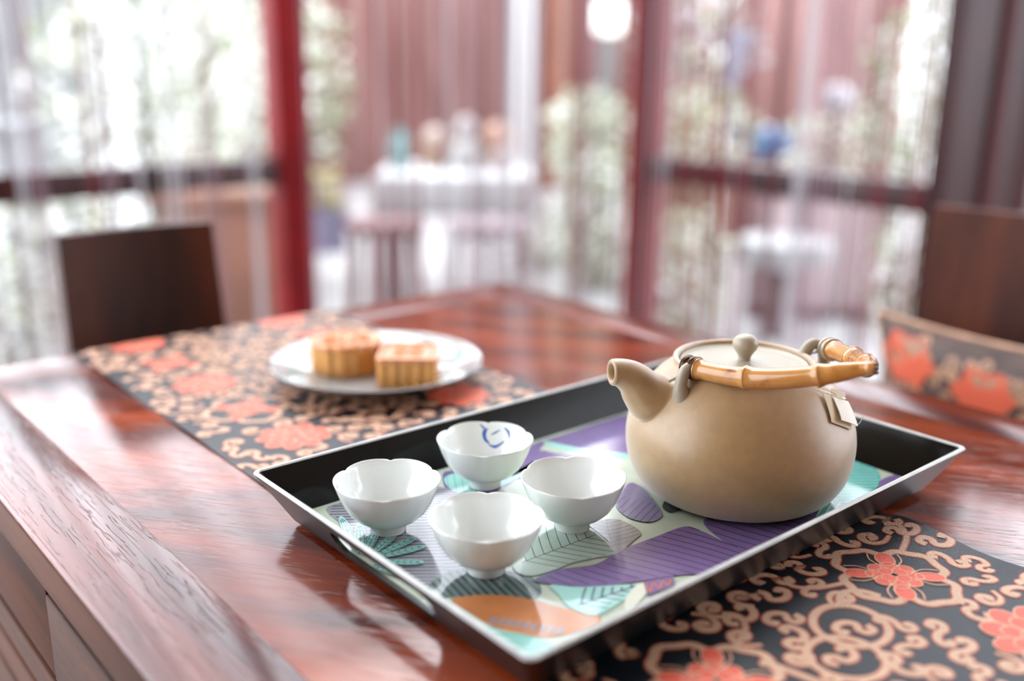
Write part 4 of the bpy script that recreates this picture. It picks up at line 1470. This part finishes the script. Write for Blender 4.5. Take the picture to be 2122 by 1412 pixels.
# left bay
shrub(320, 190, 4.75, 0.58, 0.55, 'pale dappled shrub filling the middle of the left bay', 900, 0.07, (2, 3, 4, 6), 21)
shrub(480, 160, 5.75, 0.55, 0.62, 'pale shrub just left of the left red post', 700, 0.07, (2, 4, 4, 4), 22)
shrub(195, 560, 3.35, 0.30, 0.30, 'whitish low shrub behind the dark chair, at the left', 520, 0.05, (2, 2, 3, 6), 23)
shrub(20, 600, 3.3, 0.30, 0.32, 'whitish low shrub at the left edge of the photo', 420, 0.05, (2, 2, 3, 6), 24)
shrub(530, 470, 4.4, 0.20, 0.24, 'small green shrub low beside the left red post', 300, 0.05, (2, 4, 4, 2), 25)
o = slab('planter_box', 345, 600, 395, 470, 3.9, mat('terracotta', (0.248, 0.112, 0.076), 0.6, noise=0.15, nscale=6), 'long terracotta planter box below the left rail', 'planter', thick=0.3)
w_, t_, h_ = DIM[o.name]
piece(o, 'rim', (0, 0, 1 - 0.02 / h_), (w_ + 0.05, t_ + 0.05, 0.05), bpy.data.materials['terracotta'])
piece(o, 'soil', (0, 0, 1 + 0.012 / h_), (w_ - 0.06, t_ - 0.06, 0.03), M['trunk'])
for sx_ in (-0.8, 0.8):
    piece(o, 'foot', (sx_, 0, -1 + 0.05 / h_), (0.06, t_ + 0.03, 0.05), M['trunk'])
o = slab('storage_box', -60, 75, 268, 500, 3.9, mat('box_white', (0.320, 0.332, 0.344), 0.5), 'white box standing at the left edge beyond the curtain', 'box', thick=0.3)
w_, t_, h_ = DIM[o.name]
piece(o, 'lid', (0, 0, 1 + 0.02 / h_), (w_ + 0.03, t_ + 0.03, 0.04), bpy.data.materials['box_white'])
piece(o, 'handle', (0, -1 - 0.02 / t_, 0.45), (0.12, 0.02, 0.025), M['mauve'])
for k, (a, b) in enumerate(((18, 62), (70, 112), (120, 160))):     # pleated hanging cloth
    p0_, p1_ = at(a, 100, 5.45 + 0.08 * k), at(b, 100, 5.45 + 0.08 * k)
    w_, zt_d = (p1_ - p0_).length, at((a + b) / 2, -170, 5.45).z
    e_ = empty('drape', ((p0_.x + p1_.x) / 2, (p0_.y + p1_.y) / 2, 0), HEAD - PI / 2)
    tag(e_, ('white hanging drape nearest the left edge', 'white hanging drape, middle one of three at the left', 'white hanging drape beside the pale foliage at the left')[k], 'drape', 'white drapes at the left')
    ring_d = [((q / 30 - 0.5) * w_, 0.018 * math.sin(q * 1.7) + 0.004) for q in range(31)]
    ring_d = ring_d + [(x, y - 0.008) for x, y in reversed(ring_d)]
    MB().loops([[(x, y, 0.02) for x, y in ring_d], [(x, y, zt_d) for x, y in ring_d]], True, True, True).build('cloth', M['white_wall'], e_, sharp=70)
    MB().tube([(-w_ / 2 - 0.02, 0, zt_d), (w_ / 2 + 0.02, 0, zt_d)], 0.014, 10).build('rod', M['mauve'], e_)
dp_ = at(3, 60, 5.2)
e_ = empty('downpipe', (dp_.x, dp_.y, 0))
tag(e_, 'dark grey upright pipe at the left edge', 'pipe')
MB().tube([(0, 0, 0), (0, 0, 1.75)], 0.028, 14).build('pipe', mat('pipe_grey', (0.064, 0.072, 0.072), 0.5), e_)
for z_ in (0.4, 1.1, 1.7):
    MB().tube([(0, 0, z_), (0, 0, z_ + 0.05)], 0.034, 14).build('bracket', bpy.data.materials['pipe_grey'], e_)
slab('wall_far_middle', 380, 560, -120, 300, 9.6, M['wall_red'], 'reddish wall above the pale shrubs in the left bay', kind='structure')
shrub(300, 40, 7.7, 1.15, 0.95, 'large pale tree crown behind the left bay, beside the white drapes', 1500, 0.12, (2, 4, 4, 4), 26)
shrub(455, 20, 8.2, 0.75, 1.00, 'large tree crown behind the left red post', 1300, 0.13, (3, 4, 3, 3), 27)
# middle
shrub(668, 165, 6.0, 0.16, 0.45, 'narrow yellow green shrub right of the left red post', 320, 0.07, (1, 5, 4, 1), 31)
py_ = planter(682, 430, 520, 4.9, 80, mat('pot_lavender', (0.208, 0.192, 0.288), 0.4), 'round lavender pot with yellow blooms right of the left post')
zt_ = at(682, 430, 4.9).z - py_.location.z
rr = random.Random(5)
for k in range(9):
    MB().lathe([(0.0, -0.02), (0.03, -0.012), (0.035, 0.0), (0.025, 0.018), (0.0, 0.025)], n=10).build('bloom', mat('bloom_yellow', (0.328, 0.288, 0.112), 0.5) if k == 0 else bpy.data.materials['bloom_yellow'], py_).location = (rr.uniform(-0.07, 0.07), rr.uniform(-0.07, 0.07), zt_ + rr.uniform(0.0, 0.17))
MB().tube([(0, 0, zt_ - 0.02), (0, 0, zt_ + 0.1)], 0.02, 8).build('stem', M['trunk'], py_)

ct = at(945, 350, 4.7)
tz = ct.z
gt = empty('garden_table', (ct.x, ct.y, 0), HEAD - PI / 2)
tag(gt, 'white cloth covered table in the courtyard, beyond the middle opening', 'table')
MB().box((0, 0, tz - 0.015), (0.70, 0.62, 0.03), 0.008).build('tabletop', M['white_wall'], gt)
MB().box((0, 0, tz - 0.09), (0.715, 0.635, 0.17), 0.02).build('cloth', mat('cloth_white', (0.336, 0.328, 0.328), 0.8), gt)
for x in (-0.30, 0.30):
    for y in (-0.26, 0.26):
        MB().box((x, y, tz / 2 - 0.03), (0.05, 0.05, tz - 0.06), 0.005).build('leg', M['mauve'], gt)


def on_table(name, x, y, label, cat, parts):
    p = gt.matrix_basis @ Vector((x, y, tz + 0.0005))
    e = empty(name, p)
    tag(e, label, cat)
    for nm, prof, m in parts:
        MB().lathe(prof, n=20).build(nm, m, e)
    return e


vp = lambda r, h: [(0.0, 0.0), (r * 0.6, 0.0), (r, h * 0.35), (r * 0.85, h * 0.7), (r * 0.5, h * 0.85), (r * 0.6, h), (r * 0.45, h), (r * 0.4, h * 0.8)]
ball = lambda r, z: [(0.001, z - r)] + [(r * math.sin(t), z - r * math.cos(t)) for t in np.linspace(0.25, 2.9, 9)] + [(0.001, z + r)]
on_table('vase', -0.26, -0.05, 'turquoise vase on the white courtyard table', 'vase', [('body', vp(0.050, 0.19), mat('turquoise', (0.144, 0.264, 0.264), 0.2))])
on_table('bowl', -0.10, 0.05, 'peach coloured bowl on the white courtyard table', 'bowl', [('body', [(0.0, 0.0), (0.05, 0.0), (0.10, 0.12), (0.094, 0.12), (0.0, 0.02)], mat('peach', (0.320, 0.200, 0.144), 0.35)), ('fruit', ball(0.06, 0.13), mat('peach_pale', (0.340, 0.264, 0.224), 0.4))])
on_table('jar', 0.05, -0.02, 'white lidded jar in the middle of the courtyard table', 'jar', [('body', vp(0.075, 0.16), mat('jar_white', (0.340, 0.328, 0.320), 0.3)), ('lid', ball(0.05, 0.19), bpy.data.materials['jar_white'])])
on_table('lantern', 0.19, 0.15, 'round orange pink paper lantern on the courtyard table', 'lantern', [('base', [(0.0, 0.0), (0.06, 0.0), (0.05, 0.04), (0.0, 0.04)], bpy.data.materials['peach']), ('globe', ball(0.085, 0.12), mat('lantern_orange', (0.336, 0.184, 0.128), 0.5))])
on_table('lantern', 0.22, -0.08, 'small pale pink paper lantern at the right end of the courtyard table', 'lantern', [('globe', ball(0.055, 0.058), mat('lantern_pink', (0.344, 0.280, 0.272), 0.5))])


def stool(px, d, label, m, h=0.45, r=0.17):
    c = at(px, 500, d)
    s_ = empty('stool', (c.x, c.y, 0))
    tag(s_, label, 'stool')
    MB().lathe([(0.0, h - 0.05), (r * 0.9, h - 0.05), (r, h - 0.03), (r * 0.95, h), (0.0, h + 0.005)], n=24).build('seat', m, s_)
    for k in range(4):
        a = k * PI / 2 + 0.6
        MB().tube([(r * 0.75 * math.cos(a), r * 0.75 * math.sin(a), h - 0.05), (r * 0.95 * math.cos(a), r * 0.95 * math.sin(a), 0)], 0.02, 8).build('leg', m, s_)
    return s_


stool(800, 4.12, 'mauve stool in front of the left end of the white courtyard table', M['mauve'])
stool(1010, 4.12, 'pale mauve stool in front of the right end of the white courtyard table', mat('mauve_pale', (0.220, 0.168, 0.184), 0.5))

lp = at(1262, 35, 6.2)
lamp = empty('garden_lamp', (lp.x, lp.y, 0))
tag(lamp, 'white globe lamp on a grey pole left of the right red post', 'lamp')
MB().lathe([(0.0, 0.0), (0.10, 0.0), (0.08, 0.05), (0.0, 0.06)], n=20).build('base', mat('pole_grey', (0.120, 0.128, 0.128), 0.4), lamp)
MB().tube([(0, 0, 0.04), (0, 0, lp.z - 0.08)], 0.045, 12).build('pole', bpy.data.materials['pole_grey'], lamp)
MB().lathe(ball(0.11, lp.z), n=24).build('globe', mat('globe_lit', (0.400, 0.396, 0.384), 0.3, emit=1.0), lamp)
shrub(1225, 280, 5.2, 0.26, 0.24, 'rounded yellow green shrub at the foot of the globe lamp', 480, 0.06, (1, 4, 5, 2), 41)
shrub(1245, 450, 4.9, 0.27, 0.34, 'pale green bushy shrub low beside the right red post', 600, 0.055, (1, 3, 5, 4), 42)
shrub(1120, 520, 5.4, 0.17, 0.28, 'thin pale shrub beside the white courtyard table', 260, 0.05, (1, 2, 4, 5), 43)

# right bay
BL = [mat('blossom_pink', (0.340, 0.264, 0.280), 0.5), mat('blossom_white', (0.352, 0.344, 0.352), 0.5), LEAFM[1], mat('blossom_rose', (0.288, 0.128, 0.128), 0.5)]
LEAF_SAVE = LEAFM
LEAFM = BL
shrub(1440, 85, 5.4, 0.34, 0.30, 'pink and white blossom shrub high in the right bay', 500, 0.07, (4, 5, 2, 3), 51)
LEAFM = LEAF_SAVE
shrub(1450, 270, 4.65, 0.28, 0.20, 'green shrub above the rail, right of the right red post', 420, 0.055, (1, 5, 4, 2), 52)
shrub(1720, 300, 5.6, 0.42, 0.16, 'low yellowish shrub along the middle of the right bay', 480, 0.05, (1, 4, 5, 3), 53)
shrub(1925, 200, 4.4, 0.26, 0.42, 'tall pale green shrub at the right end of the right bay', 620, 0.06, (1, 3, 5, 6), 54)
shrub(1415, 560, 3.9, 0.19, 0.26, 'pale green low shrub below the rail of the right bay', 420, 0.05, (1, 3, 5, 4), 55)
shrub(1900, 540, 3.2, 0.16, 0.30, 'pale low shrub left of the reddish chair', 320, 0.045, (1, 2, 4, 6), 56)
o = slab('bench', 1365, 1500, 152, 210, 6.05, mat('bench_orange', (0.288, 0.144, 0.096), 0.6), 'orange pink upright bench back below the blossom shrub', 'bench', thick=0.1)
w_, t_, h_ = DIM[o.name]
zs_ = -1 + 0.90 / h_
piece(o, 'seat', (0, -1 - 0.36 / t_, zs_), (w_, 0.36, 0.05), bpy.data.materials['bench_orange'])
for sx_ in (-0.85, 0.85):
    piece(o, 'leg', (sx_, -1 - 0.62 / t_, -1 + 0.43 / h_), (0.05, 0.05, 0.43), bpy.data.materials['bench_orange'])
o = slab('screen', 1560, 1830, 400, 700, 4.3, mat('screen_mauve', (0.46, 0.35, 0.36), 0.6, noise=0.15, nscale=4), 'low mauve screen below the rail of the right bay', 'screen', thick=0.06)
w_, t_, h_ = DIM[o.name]
for sx_ in (-1, -0.33, 0.33, 1):
    piece(o, 'stile', (sx_, 0, 0), (0.035, t_ + 0.03, h_ + 0.02), M['mauve'])
piece(o, 'top_rail', (0, 0, 1), (w_ + 0.04, t_ + 0.03, 0.035), M['mauve'])
piece(o, 'foot_rail', (0, 0, -1 + 0.06 / h_), (w_ + 0.04, t_ + 0.03, 0.05), M['mauve'])
st_ = at(1625, 520, 3.95)
sw_ = empty('side_table', (st_.x, st_.y, 0))
tag(sw_, 'round white side table below the rail of the right bay', 'table')
MB().lathe([(0.0, st_.z - 0.05), (0.17, st_.z - 0.05), (0.19, st_.z - 0.02), (0.19, st_.z + 0.045), (0.0, st_.z + 0.05)], n=28).build('tabletop', mat('table_white', (0.344, 0.340, 0.348), 0.4), sw_)
MB().tube([(0, 0, 0), (0, 0, st_.z - 0.04)], 0.05, 12).build('pedestal', M['mauve'], sw_)
shrub(1430, -10, 8.2, 0.42, 0.85, 'tall pale tree crown high behind the right red post', 600, 0.12, (2, 4, 4, 4), 57)
shrub(1995, 40, 7.4, 0.75, 0.95, 'tall pale tree crown behind the right end of the right bay', 1100, 0.10, (1, 3, 5, 6), 58)
# blue curved ornament
bo = at(1590, 295, 4.9)
orn = empty('garden_ornament', (bo.x, bo.y, 0), HEAD - PI / 2)
tag(orn, 'curved pale blue ornament with a solid blue foot, seen through the right bay', 'ornament')
MB().tube(catmull([(-0.16, 0, bo.z + 0.52), (-0.19, 0, bo.z + 0.36), (-0.20, 0, bo.z + 0.18), (-0.15, 0, bo.z + 0.05), (-0.05, 0, bo.z)], 6, False), 0.045, 12).build('arc', mat('pale_blue', (0.208, 0.232, 0.304), 0.4), orn)
MB().box((0.0, 0, bo.z - 0.0), (0.21, 0.14, 0.14), 0.045, seg=4).build('foot', mat('clear_blue', (0.080, 0.144, 0.288), 0.35), orn)
MB().tube([(0, 0, 0), (0, 0, bo.z - 0.05)], 0.03, 10).build('post', M['mauve'], orn)
ln = at(1735, 205, 4.95)
la_ = empty('garden_lamp', (ln.x, ln.y, 0))
tag(la_, 'small white globe lamp on a thin post in the right bay', 'lamp')
MB().lathe(ball(0.075, ln.z), n=20).build('globe', mat('globe_pale', (0.344, 0.320, 0.344), 0.4), la_)
MB().tube([(0, 0, 0), (0, 0, ln.z - 0.06)], 0.018, 8).build('pole', M['mauve'], la_)
